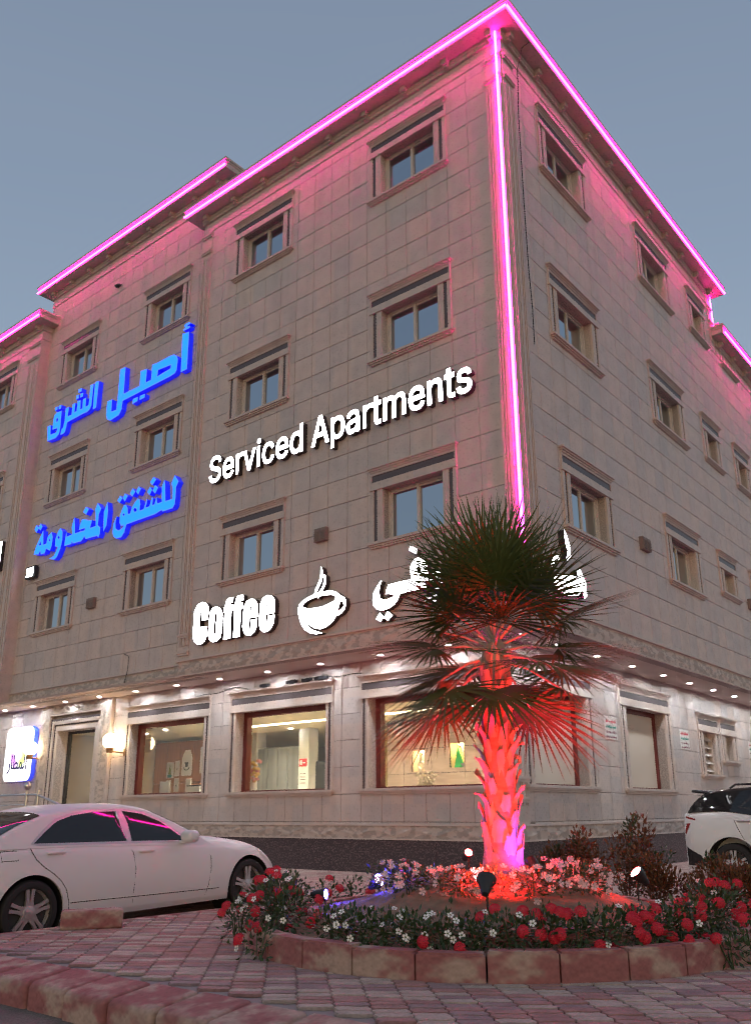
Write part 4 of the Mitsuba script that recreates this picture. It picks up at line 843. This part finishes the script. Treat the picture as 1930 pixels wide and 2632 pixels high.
# ------------------------------------------------------------------ palm
PC = np.array([1.64, -3.82])
lab('palm_tree', 'fan palm lit red and blue standing in the round planter before the hotel corner', 'palm')
P('palm_bark', tex(lambda p, n, uv: mi.Color3f(0.34, 0.24, 0.17) * (0.55 + 0.6 * fbm(p.x * 12, p.y * 12, p.z * 30, 3))), 0.85)
P('palm_boot', tex(lambda p, n, uv: mi.Color3f(0.46, 0.34, 0.25) * (0.65 + 0.6 * fbm(p.x * 25, p.y * 25, p.z * 6, 3))), 0.75)
P('palm_leaf', tex(lambda p, n, uv: mix((0.045, 0.075, 0.022), (0.10, 0.125, 0.035), fbm(p.x * 3, p.y * 3, p.z * 3, 2))), 0.5)
add('palm_tree__trunk', mikit.ply(join([xf(lathe([(.235, .75), (.205, .95), (.175, 1.15), (.155, 1.7), (.15, 2.3), (.16, 2.9), (.10, 3.15), (.001, 3.2)], 28), TR(PC[0], PC[1], 0))]), 'palm_bark', True))
q = random.Random(12)
for n in range(66):
    t = n / 66; z = .86 + 1.95 * t; a = n * 2.39996 + q.uniform(-.15, .15)
    r = .20 - .05 * min(1, t * 3); w, ln, flare = q.uniform(.055, .105) * (1.25 - .4 * t), q.uniform(.20, .36), q.uniform(.02, .06) + (.10 * q.random() if .30 < t < .75 else .0)
    V = []
    for s in range(6):
        u = s / 5; rr_ = r + .012 + flare * u ** 2.2; ww = w * (1.0 - .55 * u) ; zz = z + ln * u * (1 - .15 * u)
        for e in (-1, -.4, .4, 1):
            aa = a + e * ww / rr_; jag = (q.uniform(-.05, .05) if s == 5 else 0)
            V.append((PC[0] + (rr_ - .02 * abs(e)) * math.cos(aa), PC[1] + (rr_ - .02 * abs(e)) * math.sin(aa), zz + jag))
    V = np.array(V); N = np.c_[PC[0] - V[:, 0], PC[1] - V[:, 1], V[:, 0] * 0]; N /= np.linalg.norm(N, axis=1, keepdims=True)
    F = [f for s in range(5) for e in range(3) for f in ((s * 4 + e, s * 4 + e + 1, s * 4 + e + 5), (s * 4 + e, s * 4 + e + 5, s * 4 + e + 4))]
    F = np.array(F)
    add(key('palm_tree__leaf_base'), mikit.ply(join([(V, F), (V + N * .012, F[:, ::-1])]), 'palm_boot', 40))
def frond(o, az, el, pl, bl, droop, rs):
    d = np.array([math.cos(az) * math.cos(el), math.sin(az) * math.cos(el), math.sin(el)])
    tip = o + d * pl + np.array([0, 0, -droop * .25]); d2 = d + np.array([0, 0, -droop * .6]); d2 /= np.linalg.norm(d2)
    side = np.cross(d2, [0, 0, 1.0]); side /= np.linalg.norm(side); nr = np.cross(side, d2)
    V, F = [], []
    n = 40
    for i in range(n):
        ph = -2.2 + 4.4 * (i + .5) / n + rs.uniform(-.02, .02)
        L = bl * (1 - .16 * abs(ph) / 2.2) * rs.uniform(.9, 1.06); hw = .055 * 1.75
        for e, (r, wd) in enumerate(((.03, hw * .5 * .06), (.34, hw * .52 * .40), (.62, hw * .30 * .42), (.85, hw * .16 * .4), (1.0, .001))):
            u = d2 * math.cos(ph) + side * math.sin(ph); v = -d2 * math.sin(ph) + side * math.cos(ph)
            fold = .012 * (1 if i % 2 else -1) * min(1, r * 2)
            p = tip + u * L * r + nr * (.10 * math.cos(ph) * r + fold - .05 * abs(math.sin(ph)) * r) + np.array([0, 0, -(.08 + .30 * droop) * L * max(0, r - .35) ** 1.5])
            V += [p - v * wd, p + v * wd]
        b = len(V) - 10
        for e in range(4): F += [(b + 2 * e, b + 2 * e + 1, b + 2 * e + 3), (b + 2 * e, b + 2 * e + 3, b + 2 * e + 2)]
    return (np.array(V), np.array(F)), tube([o, o + d * pl * .5 + [0, 0, -.02 * droop], tip, tip + d2 * .08], [.020, .014, .010, .006], 5)
q = random.Random(21)
for n in range(34):
    t = n / 33
    el = math.radians(80 - 112 * t ** .95 + q.uniform(-7, 7)); az = n * 2.39996 + q.uniform(-.2, .2)
    fr, st_ = frond(np.array([PC[0], PC[1], 3.24 - .30 * t]), az, el, q.uniform(.60, .80), q.uniform(.80, 1.0), max(0, t * .8 - .15), q)
    k = key('palm_tree__frond'); add(k, mikit.ply(join([fr]), 'palm_leaf')); add(k + '__stalk', mikit.ply(join([st_]), 'palm_boot', True))

# ------------------------------------------------------------------ flowering plants and shrubs
P('leaf_green', tex(lambda p, n, uv: mix((0.018, 0.045, 0.016), (0.05, 0.085, 0.03), noise(p.x * 20, p.y * 20, p.z * 20))), 0.45)
P('leaf_red', tex(lambda p, n, uv: mix((0.10, 0.022, 0.014), (0.13, 0.085, 0.03), fbm(p.x * 6, p.y * 6, p.z * 6, 3))), 0.5)
P('petal_red', (0.52, 0.012, 0.035), 0.55); P('petal_white', (0.72, 0.72, 0.70), 0.55); P('petal_blush', (0.66, 0.48, 0.50), 0.55); P('flower_eye', (0.06, 0.10, 0.03), 0.6)
def leafcloud(c, rx, rz, n, ln, rs, up=.2):
    V, F = [], []
    for i in range(n):
        d = np.array([rs.gauss(0, 1), rs.gauss(0, 1), rs.gauss(0, 1)]); d /= np.linalg.norm(d)
        r = rs.random() ** .45
        p = np.array(c) + d * r * [rx, rx, rz]
        u = d * .8 + [0, 0, up] + np.array([rs.uniform(-.5, .5) for _ in range(3)]); u /= np.linalg.norm(u)
        s = np.cross(u, [rs.uniform(-1, 1), rs.uniform(-1, 1), 1.0]); s /= np.linalg.norm(s) + 1e-9
        l = ln * rs.uniform(.7, 1.3); b = len(V)
        V += [p, p + u * l * .5 + s * l * .22, p + u * l, p + u * l * .5 - s * l * .22]; F += [(b, b + 1, b + 2), (b, b + 2, b + 3)]
    return np.array(V), np.array(F)
def bloom(r, cup):
    V, F = [(0, 0, 0)], []
    for i in range(5):
        a = i * 2 * math.pi / 5
        for da, rr_, zz in ((-.52, .55, .3), (-.40, .95, .9), (0, 1.0, 1.0), (.40, .95, .9), (.52, .55, .3)): V.append((r * rr_ * math.cos(a + da), r * rr_ * math.sin(a + da), cup * r * zz))
        b = 1 + i * 5; F += [(0, b + e, b + e + 1) for e in range(4)]
    return np.array(V, float), np.array(F)
def head(r, rs):
    return join([xf(bloom(r * .42, .15), aim([r * math.cos(a) * math.sin(b), r * math.sin(a) * math.sin(b), r * .75 * math.cos(b)], [math.cos(a) * math.sin(b), math.sin(a) * math.sin(b), math.cos(b) + .1])) for a, b in [(i * 2.4, 1.35 * math.sqrt((i + .5) / 20)) for i in range(20)]])
q = random.Random(5)
BLM = {'white': mikit.ply(join([bloom(.027, .1)]), 'petal_white'), 'blush': mikit.ply(join([bloom(.036, .35)]), 'petal_blush'), 'red': mikit.ply(head(.042, q), 'petal_red')}
EYE = mikit.ply(join([xf(lathe([(.007, 0), (.001, .002)], 8), TR(0, 0, .002))]), 'flower_eye')
PLANTS = {}
def plant(x, y, z, rx, h, n, kinds, label, group):
    k = key('flowering_plant'); lab(k, label, 'plant', group); PLANTS.setdefault(group, []).append((float(screen(np.array([[x, y, z]]))[0][0]), k))
    c = np.array([x, y, z + h * .5])
    add(k, mikit.ply(join([leafcloud(c, rx, h * .55, n, .055, q)] + [tube([(x, y, z - .05), (x + q.uniform(-.1, .1), y + q.uniform(-.1, .1), z + h * .8)], .006, 4) for _ in range(3)]), 'leaf_green'))
    view = (CAM - c) / np.linalg.norm(CAM - c)
    for kind in kinds:
        while True:
            d = np.array([q.gauss(0, 1), q.gauss(0, 1), q.gauss(.3, 1)]); d /= np.linalg.norm(d)
            if d @ view > .0 or q.random() < .15: break
        p = c + d * [rx * 1.02, rx * 1.02, h * .60]; f = d + view * .7 + np.array([0, 0, .3])
        kk = key(f'{k}__blossom'); add(kk, BLM[kind], aim(p, f))
        if kind == 'white': add(kk + '__eye', EYE, aim(p, f))
def pol(deg, r): return C0[0] + r * math.cos(math.radians(deg)), C0[1] + r * math.sin(math.radians(deg))
GF = {'l': ('red and white flowers spilling over the left planter rim', 'mixed flowers at the left of the planter'), 'w': ('white flowers on the front rim of the planter', 'white flowers along the planter front'),
      'r': ('red flowers on the right planter rim', 'red flowers along the right planter rim'), 'b': ('red flowers on the far left back rim', 'red flowers at the back of the planter'), 'p': ('pale pink flowers around the palm foot', 'pale flowers around the palm foot')}
for deg in (204, 213, 222, 231, 238, 245): plant(*pol(deg, 2.12), .44, .30, .42, 300, ['red'] * 5 + ['white'] * 4, *GF['l'])
for deg, r, z, h in ((216, 2.45, .34, .30), (228, 2.43, .30, .34), (250, 2.44, .26, .32)): plant(*pol(deg, r), z, .16, h, 130, ['red', 'red', 'white'], *GF['l'])
for deg in (264, 271, 278, 285, 292, 299): plant(*pol(deg, 2.02), .44, .25, .27, 260, ['white'] * 7 + (['red'] if deg > 290 else []), *GF['w'])
for deg in (306, 313, 320, 327, 334, 341, 348, 356, 4, 12, 20): plant(*pol(deg, 2.03), .44, .27, .30 + (.1 if deg < 30 else 0), 270, ['red'] * 6 + ['white'] * 1, *GF['r'])
for deg, r, z, h in ((358, 2.42, .30, .32), (350, 2.40, .32, .22)): plant(*pol(deg, r), z, .2, h, 150, ['red'] * 2, *GF['r'])
for deg in (136, 148, 160, 172, 184): plant(*pol(deg, 2.05), .44, .24, .28, 170, ['red'] * 4, *GF['b'])
for i in range(15):
    deg = 200 + i * 17.5; plant(*pol(deg, .88 + .12 * (i % 2)), .72, .23, .24, 150, ['blush'] * 10, *GF['p'])
for i, (x, y, h, rx) in enumerate(((1.10, -1.35, .95, .34), (1.66, -1.05, 1.10, .36), (2.15, -1.35, .75, .36), (2.66, -1.30, .72, .40), (3.22, -1.45, .58, .36), (.72, -1.1, .75, .28), (3.8, -1.5, .6, .36))):
    k = key('shrub'); lab(k, ('reddish shrub directly right of the palm foot', 'tallest reddish shrub with a few yellow-green leaves behind the planter', 'low reddish shrub right of the tallest shrub', 'broad reddish shrub in front of the rear bumper of the white car', 'small reddish shrub below the rear wheel of the white car', 'thin dark reddish shrub half hidden behind the palm foot', 'reddish shrub at the right edge of the photo')[i], 'shrub')
    add(k, mikit.ply(join([tube([(x, y, .2), (x + q.uniform(-.2, .2), y, .25 + h * .7)], .010, 4) for _ in range(6)]), 'palm_bark'))
    add(k + '__foliage', mikit.ply(join([leafcloud((x + q.uniform(-.6, .6) * rx, y + q.uniform(-.5, .5) * rx, .28 + h * q.uniform(.25, .8)), rx * .5, h * .26, 190, .06, q, .7) for _ in range(8)]), 'leaf_red'))
    add(k + '__young_leaves', mikit.ply(join([leafcloud((x + .3 * rx, y, .28 + h * .85), rx * .3, h * .15, 60, .06, q, .7)]), 'leaf_green'))

# ------------------------------------------------------------------ garden lamps
def garden_lamp(o, tgt, col, label, r=.055, w=3.0):
    k = key('garden_lamp'); lab(k, label, 'lamp'); o = np.array(o, float); M = aim(o, np.array(tgt, float) - o)
    add(k, mikit.ply(join([lathe([(.001, -.16), (.03, -.155), (.045, -.10), (r + .012, -.02), (r + .012, .012), (r, .012), (r, .0)], 18)]), 'black_plastic', 40), M)
    add(k + '__lens', mikit.ply(join([xf(lathe([(.001, .02), (r * .6, .012), (r, .001)][::-1], 18), np.eye(4))]), 'white_acrylic', True, emitter=light(col, w)), M)
    add(k + '__spike', mikit.ply(join([cyl(o + [0, 0, -.02], [o[0], o[1], o[2] - .35], .012, .006, 6)]), 'black_plastic'))
RED, BLU = (RL * 3.0, RL * .045, RL * .04), (RL * .03, RL * .02, RL * .55)
PT = (PC[0], PC[1], 1.9)
garden_lamp((.61, -4.49, .80), (1.9, -4.75, 1.5), BLU, 'bright blue garden spotlight left of the palm', .06)
garden_lamp((2.62, -2.95, .86), (1.85, -4.1, 2.2), RED, 'bright red garden spotlight right of the palm', .06)
garden_lamp((2.18, -4.98, .90), (PC[0], PC[1], 2.2), RED, 'red garden spotlight in front of the palm seen from behind', .07, 5.0)
garden_lamp((.93, -3.37, 1.02), (1.75, -4.0, 1.5), RED, 'small red garden spotlight among the pale flowers left of the trunk', .04)
garden_lamp((2.02, -3.95, 1.0), (PC[0] + .05, PC[1], 1.35), [c * .6 for c in BLU], 'blue garden spotlight hidden at the right foot of the palm', .04)
garden_lamp((.10, -4.72, .66), (1.3, -4.4, .75), [c * .5 for c in BLU], 'beige-backed blue garden spotlight at the left of the planter', .05)

ORD = ['first', 'second', 'third', 'fourth', 'fifth', 'sixth', 'seventh', 'eighth', 'ninth', 'tenth', 'eleventh', 'twelfth', 'thirteenth', 'fourteenth', 'fifteenth']
for g, ps in PLANTS.items():
    for n, (_, k) in enumerate(sorted(ps)): labels[k]['label'] += ', ' + ORD[n] + ' clump from the left'

# ------------------------------------------------------------------ cars
scene['car_white'] = {'type': 'twosided', 'bsdf': {'type': 'principled', 'base_color': {'type': 'rgb', 'value': [.60, .61, .62]}, 'roughness': .35, 'clearcoat': 1.0, 'clearcoat_gloss': .95}}
scene['car_glass'] = {'type': 'twosided', 'bsdf': {'type': 'principled', 'base_color': {'type': 'rgb', 'value': [.012, .014, .016]}, 'roughness': .04, 'specular': .6}}
P('rubber', (0.012, 0.012, 0.013), 0.7); P('alloy', (0.50, 0.49, 0.49), 0.3, metallic=.7); P('seam_dark', (0.03, 0.03, 0.03), 0.6); P('lamp_red', (0.22, 0.008, 0.01), 0.2); P('lamp_clear', (0.55, 0.55, 0.52), 0.15)
def car(name, label, group, M, S):
    k = key(name); lab(k, label, 'car')
    I = lambda t, X: np.interp(X, *np.array(t).T)
    from scipy.interpolate import PchipInterpolator as PI
    fz = {n: PI(*np.array(S[n]).T) for n in ('w', 'shoulder', 'top', 'roof', 'belt')}
    def ybody(X, z):
        zb, zs = S['zb'], fz['shoulder'](X)
        return fz['w'](X) * np.interp((z - zb) / (zs - zb), [0, .08, .22, .45, .72, .9, 1], [.93, .965, .99, 1.0, .985, .955, .90])
    n0, n1 = S['ends']; st = np.linspace(n0, n1, 90); R = []
    for X in st:
        zs, zt, w = float(fz['shoulder'](X)), float(max(fz['top'](X), fz['shoulder'](X) + .004)), float(fz['w'](X))
        hz = np.linspace(S['zb'], zs, 14)
        half = [(0, S['zb'])] + [(float(ybody(X, z)), float(z)) for z in hz] + [(.84 * w, zs + .012 + .2 * (zt - zs)), (.7 * w, zs + .012 + .6 * (zt - zs)), (.4 * w, zs + .012 + .92 * (zt - zs)), (0, zt + .014)]
        R.append([(X, -y, z) for y, z in half] + [(X, y, z) for y, z in half[-2:0:-1]])
    V = np.array(R); m = V.shape[1]; V = V.reshape(-1, 3); F = []
    i = np.arange(m); j = (i + 1) % m
    for s in range(len(st) - 1): F += [np.c_[s * m + i, (s + 1) * m + j, s * m + j], np.c_[s * m + i, (s + 1) * m + i, (s + 1) * m + j]]
    V = np.vstack([V, V[:m].mean(0), V[-m:].mean(0)]); e = len(V)
    F += [np.c_[i * 0 + e - 2, i, j], np.c_[i * 0 + e - 1, (len(st) - 1) * m + j, (len(st) - 1) * m + i]]
    tm = trimesh.Trimesh(V, np.vstack(F), process=False)
    if tm.volume < 0: tm.invert()
    man = m3.Manifold(m3.Mesh(np.asarray(tm.vertices, np.float32), np.asarray(tm.faces, np.uint32)))
    for ax in S['axles']:
        man -= m3.Manifold.cylinder(1.2, S['arch'], S['arch'], 48).rotate([90, 0, 0]).translate([ax, -.52, S['tyre']])
        man -= m3.Manifold.cylinder(1.2, S['arch'], S['arch'], 48).rotate([90, 0, 0]).translate([ax, 1.72, S['tyre']])
    mm = man.to_mesh(); bv, bf = np.array(mm.vert_properties[:, :3]), np.array(mm.tri_verts)
    add(k, mikit.ply(trimesh.Trimesh(bv, bf, process=False), 'car_white', 32), M)
    # cabin
    g0, g1 = S['cabin']; gx = np.linspace(g0, g1, 60); R = []
    def yside(X, z):
        h = np.maximum(z - fz['belt'](X), -.05); return fz['w'](X) * .915 - S['tumble'] * h - .40 * h * h
    for X in gx:
        zb, zr = float(fz['belt'](X)) - .04, float(fz['roof'](X)); ze = max(zr - .075, zb + .005)
        sd = [(float(yside(X, z)), z) for z in np.linspace(zb, ze, 9)]; ye = sd[-1][0]
        rf = [(ye * math.cos(t) ** .6, ze + (zr - ze) * math.sin(t)) for t in np.linspace(0, math.pi / 2, 8)[1:]]
        half = sd + rf; R.append([(X, -y, z) for y, z in half] + [(X, y, z) for y, z in half[-2::-1]])
    V = np.array(R); m = V.shape[1]; V = V.reshape(-1, 3); F = []
    i = np.arange(m - 1)
    for s in range(len(gx) - 1): F += [np.c_[s * m + i, (s + 1) * m + i + 1, s * m + i + 1], np.c_[s * m + i, (s + 1) * m + i, (s + 1) * m + i + 1]]
    add(k + '__cabin', mikit.ply(join([(V, np.vstack(F))]), S['cabin_mat'], 40), M)
    def panel(poly, fy, o, mat, nm, both=True):
        b = poly.bounds; out = []
        pts = []
        for x in np.linspace(b[0], b[2], 26):
            c = poly.intersection(LineString([(x, b[1] - 1), (x, b[3] + 1)]))
            if not c.is_empty: pts.append((x, c.bounds[1], c.bounds[3]))
        V = np.array([(x, -(float(fy(x, z0 + (z1 - z0) * t)) + o), z0 + (z1 - z0) * t) for x, z0, z1 in pts for t in np.linspace(0, 1, 8)])
        Fq = np.array([f for a in range(len(pts) - 1) for t in range(7) for f in ((a * 8 + t, (a + 1) * 8 + t, (a + 1) * 8 + t + 1), (a * 8 + t, (a + 1) * 8 + t + 1, a * 8 + t + 1))])
        for s in (1, -1): add(key(f'{k}__{nm}'), mikit.ply(join([(V * [1, s, 1], Fq if s > 0 else Fq[:, ::-1])]), mat, True), M)
    for pg in S['windows']: panel(Polygon(pg), yside, .004, 'car_glass', 'window')
    panel(Polygon(S['windows_all']).buffer(.022), yside, .0015, S['trim'], 'window_trim')
    for nm, mat, pg in S['panels']: panel(Polygon(pg), ybody, .004, mat, nm)
    for nm, line in S['seams']:
        for s in (-1, 1): add(key(f'{k}__{nm}'), mikit.ply(join([tube([(x, s * (float(ybody(x, z)) + .0005), z) for x, z in line], .0045, 5)]), 'seam_dark'), M)
    for x, z in S['handles']:
        for s in (-1, 1): add(key(f'{k}__door_handle'), mikit.ply(join([xf(rbox(.22, .035, .035, .014), TR(x, s * (float(ybody(x, z)) + .014), z))]), S.get('handle_mat', 'car_white'), 40), M)
    x, z = S['mirror']
    for s in (-1, 1): add(key(f'{k}__mirror'), mikit.ply(join([xf(rbox(.17, .22, .15, .05), TR(x, s * (float(fz['w'](x)) + .09), z)), xf(rbox(.08, .16, .04, .015), TR(x, s * (float(fz['w'](x)) - .02), z - .07))]), 'car_white', 40), M)
    # rear and front glass
    for nm, a, b in (('rear_window',) + S['rear_glass'], ('windscreen',) + S['front_glass']):
        xs_ = np.linspace(a, b, 12); V = []
        for X in xs_:
            zb, zr = float(fz['belt'](X)) - .04, float(fz['roof'](X)); ze = max(zr - .075, zb + .005); ye = float(yside(X, ze))
            for t in np.linspace(.42, math.pi - .42, 13):
                V.append((X, math.copysign(abs(math.cos(t)) ** .6, math.cos(t)) * ye, ze + (zr - ze) * math.sin(t) + .006))
        V = np.array(V); Fq = np.array([f for a2 in range(11) for t in range(12) for f in ((a2 * 13 + t, (a2 + 1) * 13 + t, (a2 + 1) * 13 + t + 1), (a2 * 13 + t, (a2 + 1) * 13 + t + 1, a2 * 13 + t + 1))])
        add(f'{k}__{nm}', mikit.ply(join([(V, Fq)]), 'car_glass', True), M)
    # wheels
    r, rim = S['tyre'], S['rim']
    tp = [(rim - .01, -.10), (rim + .012, -.112), (r - .02, -.105), (r, -.08), (r, .08), (r - .02, .105), (rim + .012, .112), (rim - .01, .10), (rim - .01, -.10)]
    sp = []
    for i in range(5):
        a = i * 72 + 90
        pg = Polygon([(.05, -.05), (rim * .55, -.040), (rim, -.058), (rim, .058), (rim * .55, .040), (.05, .05)]).difference(Polygon([(rim * .42, -.004), (rim, -.016), (rim, .016), (rim * .42, .004)]))
        sp += [xf(p, TR(0, 0, 0, math.radians(a))) for p in prism(pg, .055, .085)]
    rimg = join(sp + [lathe([(rim - .022, .04), (rim + .004, .105), (rim + .008, .108), (rim, .09), (rim - .03, .03)], 40), xf(lathe([(.075, .05), (.070, .092), (.03, .098), (.001, .10)], 20), np.eye(4))])
    tyre = mikit.ply(join([lathe(tp, 44)]), 'rubber', 40); rm = mikit.ply(rimg, 'alloy', 35)
    disc = mikit.ply(join([lathe([(rim, .03), (.001, .031)], 24), lathe([(rim - .01, -.1), (rim - .01, .1)], 24)]), 'seam_dark')
    liner = mikit.ply(join([lathe([(S['arch'] - .004, -.26), (S['arch'] - .004, .10)], 36), lathe([(.01, -.27), (S['arch'], -.26)], 36)]), 'rubber')
    for ax in S['axles']:
        for s in (-1, 1):
            yw_ = s * (float(fz['w'](ax)) - .125)
            Mw_ = M @ TR(ax, yw_, r) @ np.array([[1, 0, 0, 0], [0, 0, s, 0], [0, -s, 0, 0], [0, 0, 0, 1.0]])
            wk = key(f'{k}__wheel'); add(wk, tyre, Mw_); add(wk + '__rim', rm, Mw_); add(wk + '__brake_disc', disc, Mw_)
            add(key(f'{k}__wheel_liner'), liner, Mw_)
    return k
SED = dict(zb=.20, ends=(-2.58, 2.56), w=[(-2.6, .55), (-2.4, .78), (-2.0, .89), (-1.4, .93), (0, .935), (1.2, .93), (1.8, .91), (2.15, .83), (2.4, .68), (2.58, .42)],
  shoulder=[(-2.6, .80), (-2.4, .96), (-1.9, 1.02), (-1.4, 1.03), (-.2, .985), (.7, .945), (1.1, .93), (1.5, .885), (1.8, .83), (2.05, .745), (2.3, .62), (2.58, .46)],
  top=[(-2.6, .85), (-2.4, 1.02), (-1.9, 1.09), (-1.4, 1.09), (0, 1.03), (1.0, 1.0), (1.5, .955), (2.0, .86), (2.3, .73), (2.58, .50)],
  roof=[(-2.1, 1.03), (-1.85, 1.15), (-1.5, 1.305), (-1.15, 1.40), (-.7, 1.45), (-.3, 1.455), (.1, 1.42), (.45, 1.29), (.8, 1.12), (1.10, .97)], belt=[(-2.1, 1.04), (-1.45, 1.035), (-.2, .99), (.65, .95), (1.1, .93)],
  cabin=(-2.08, 1.10), cabin_mat='car_white', tumble=.40, axles=(-1.435, 1.73), arch=.385, tyre=.335, rim=.255, trim='alloy',
  windows_all=[(-1.44, 1.04), (-1.30, 1.15), (-1.12, 1.27), (-.9, 1.33), (-.6, 1.362), (-.2, 1.362), (.1, 1.32), (.35, 1.215), (.62, 1.02), (.68, .965), (-.2, 1.0)],
  windows=[[(-1.42, 1.045), (-1.29, 1.145), (-1.11, 1.262), (-.9, 1.322), (-.6, 1.354), (-.24, 1.354), (-.22, 1.008)], [(-.16, 1.004), (-.18, 1.354), (.09, 1.312), (.34, 1.208), (.60, 1.02), (.66, .972)]],
  panels=[('headlight', 'lamp_clear', [(1.92, .80), (2.10, .70), (2.30, .58), (2.34, .52), (2.24, .54), (2.05, .64)]), ('sill', 'car_white', [(-1.0, .25), (1.28, .25), (1.28, .31), (-1.0, .31)])],
  seams=[('door_seam', [(-1.47, 1.02), (-1.45, .95), (-1.40, .87), (-1.31, .79), (-1.19, .71), (-1.10, .63), (-1.03, .53), (-1.0, .43), (-.98, .32)]), ('door_seam', [(-.22, .98), (-.15, .87), (-.12, .68), (-.14, .47), (-.14, .30)]), ('door_seam', [(.96, .92), (1.04, .74), (1.04, .60), (1.0, .40), (.96, .28)]),
         ('fuel_flap_seam', [(-1.80, .98), (-1.62, .98), (-1.61, .88), (-1.79, .88), (-1.80, .98)]), ('sill_seam', [(-.98, .39), (0, .37), (1.18, .35)])],
  handles=[(-1.17, .935), (.03, .88)], mirror=(.60, 1.02), rear_glass=(-1.86, -1.28), front_glass=(.30, .98))
def MC(x, y, z, rz, pitch):
    return TR(x, y, z, rz) @ TR(0, 0, 0, 0, 1, 0, -pitch)
car('parked_sedan', 'white sedan with dark tinted windows parked nose to the hotel at the left', None, MC(-3.785, -4.725, .129, math.pi / 2, .027), SED)
SUVS = dict(zb=.24, ends=(-2.10, 2.12), w=[(-2.1, .72), (-1.95, .84), (-1.5, .88), (0, .895), (1.5, .88), (1.9, .80), (2.12, .60)], shoulder=[(-2.1, 1.12), (-1.9, 1.17), (-1.4, 1.20), (-.9, 1.14), (0, 1.06), (1.0, 1.0), (1.6, .95), (2.12, .75)],
  top=[(-2.1, 1.14), (-1.9, 1.19), (-1.4, 1.22), (0, 1.10), (1.0, 1.05), (1.6, 1.0), (2.12, .80)], roof=[(-2.02, 1.20), (-1.85, 1.40), (-1.70, 1.50), (-1.3, 1.56), (-.6, 1.60), (0, 1.58), (.5, 1.40), (1.1, 1.02)], belt=[(-2.02, 1.18), (-1.4, 1.21), (-.9, 1.15), (0, 1.07), (1.1, 1.0)],
  cabin=(-2.0, 1.08), cabin_mat='car_glass', tumble=.35, axles=(-1.28, 1.33), arch=.43, tyre=.335, rim=.235, trim='black_plastic', windows_all=[(-1.1, 1.24), (-.9, 1.42), (0, 1.46), (.5, 1.12), (0, 1.10)], windows=[[(-1.08, 1.25), (-.88, 1.40), (-.35, 1.44), (-.33, 1.14)], [(-.27, 1.13), (-.28, 1.44), (0, 1.44), (.46, 1.12)]],
  panels=[('tail_lamp', 'lamp_red', [(-2.06, 1.07), (-1.86, 1.03), (-1.86, 1.055), (-2.06, 1.10)]), ('tail_lamp', 'lamp_red', [(-2.09, .82), (-2.04, .98), (-1.95, .98), (-2.06, .80)]), ('bumper', 'black_plastic', [(-2.09, .30), (-1.75, .30), (-1.80, .46), (-2.08, .60)])],
  seams=[('door_seam', [(-1.22, 1.18), (-1.20, 1.02), (-1.15, .90), (-1.0, .6), (-.9, .4)]), ('door_seam', [(-.3, 1.07), (-.3, .35)])], handles=[(-1.05, 1.02), (-.1, .98)], handle_mat='alloy', mirror=(.55, 1.08), rear_glass=(-1.98, -1.72), front_glass=(.1, .95))
sk = car('parked_car', 'white car with a black roof parked tail to the hotel at the right edge', None, MC(2.66, 4.62, .245, 0, 0), SUVS)
add(sk + '__roof_spoiler', mikit.ply(join([xf(rbox(.30, 1.15, .05, .02), TR(-1.82, 0, 1.50, 0, 1, 0, .12))]), 'black_plastic', 40), MC(2.66, 4.62, .245, 0, 0))
for s in (-1, 1): add(key(sk + '__roof_rail'), mikit.ply(join([tube([(-1.3, s * .58, 1.55), (-1.2, s * .58, 1.61), (-.2, s * .56, 1.63), (-.1, s * .56, 1.58)], .018, 6)]), 'black_plastic', True), MC(2.66, 4.62, .245, 0, 0))
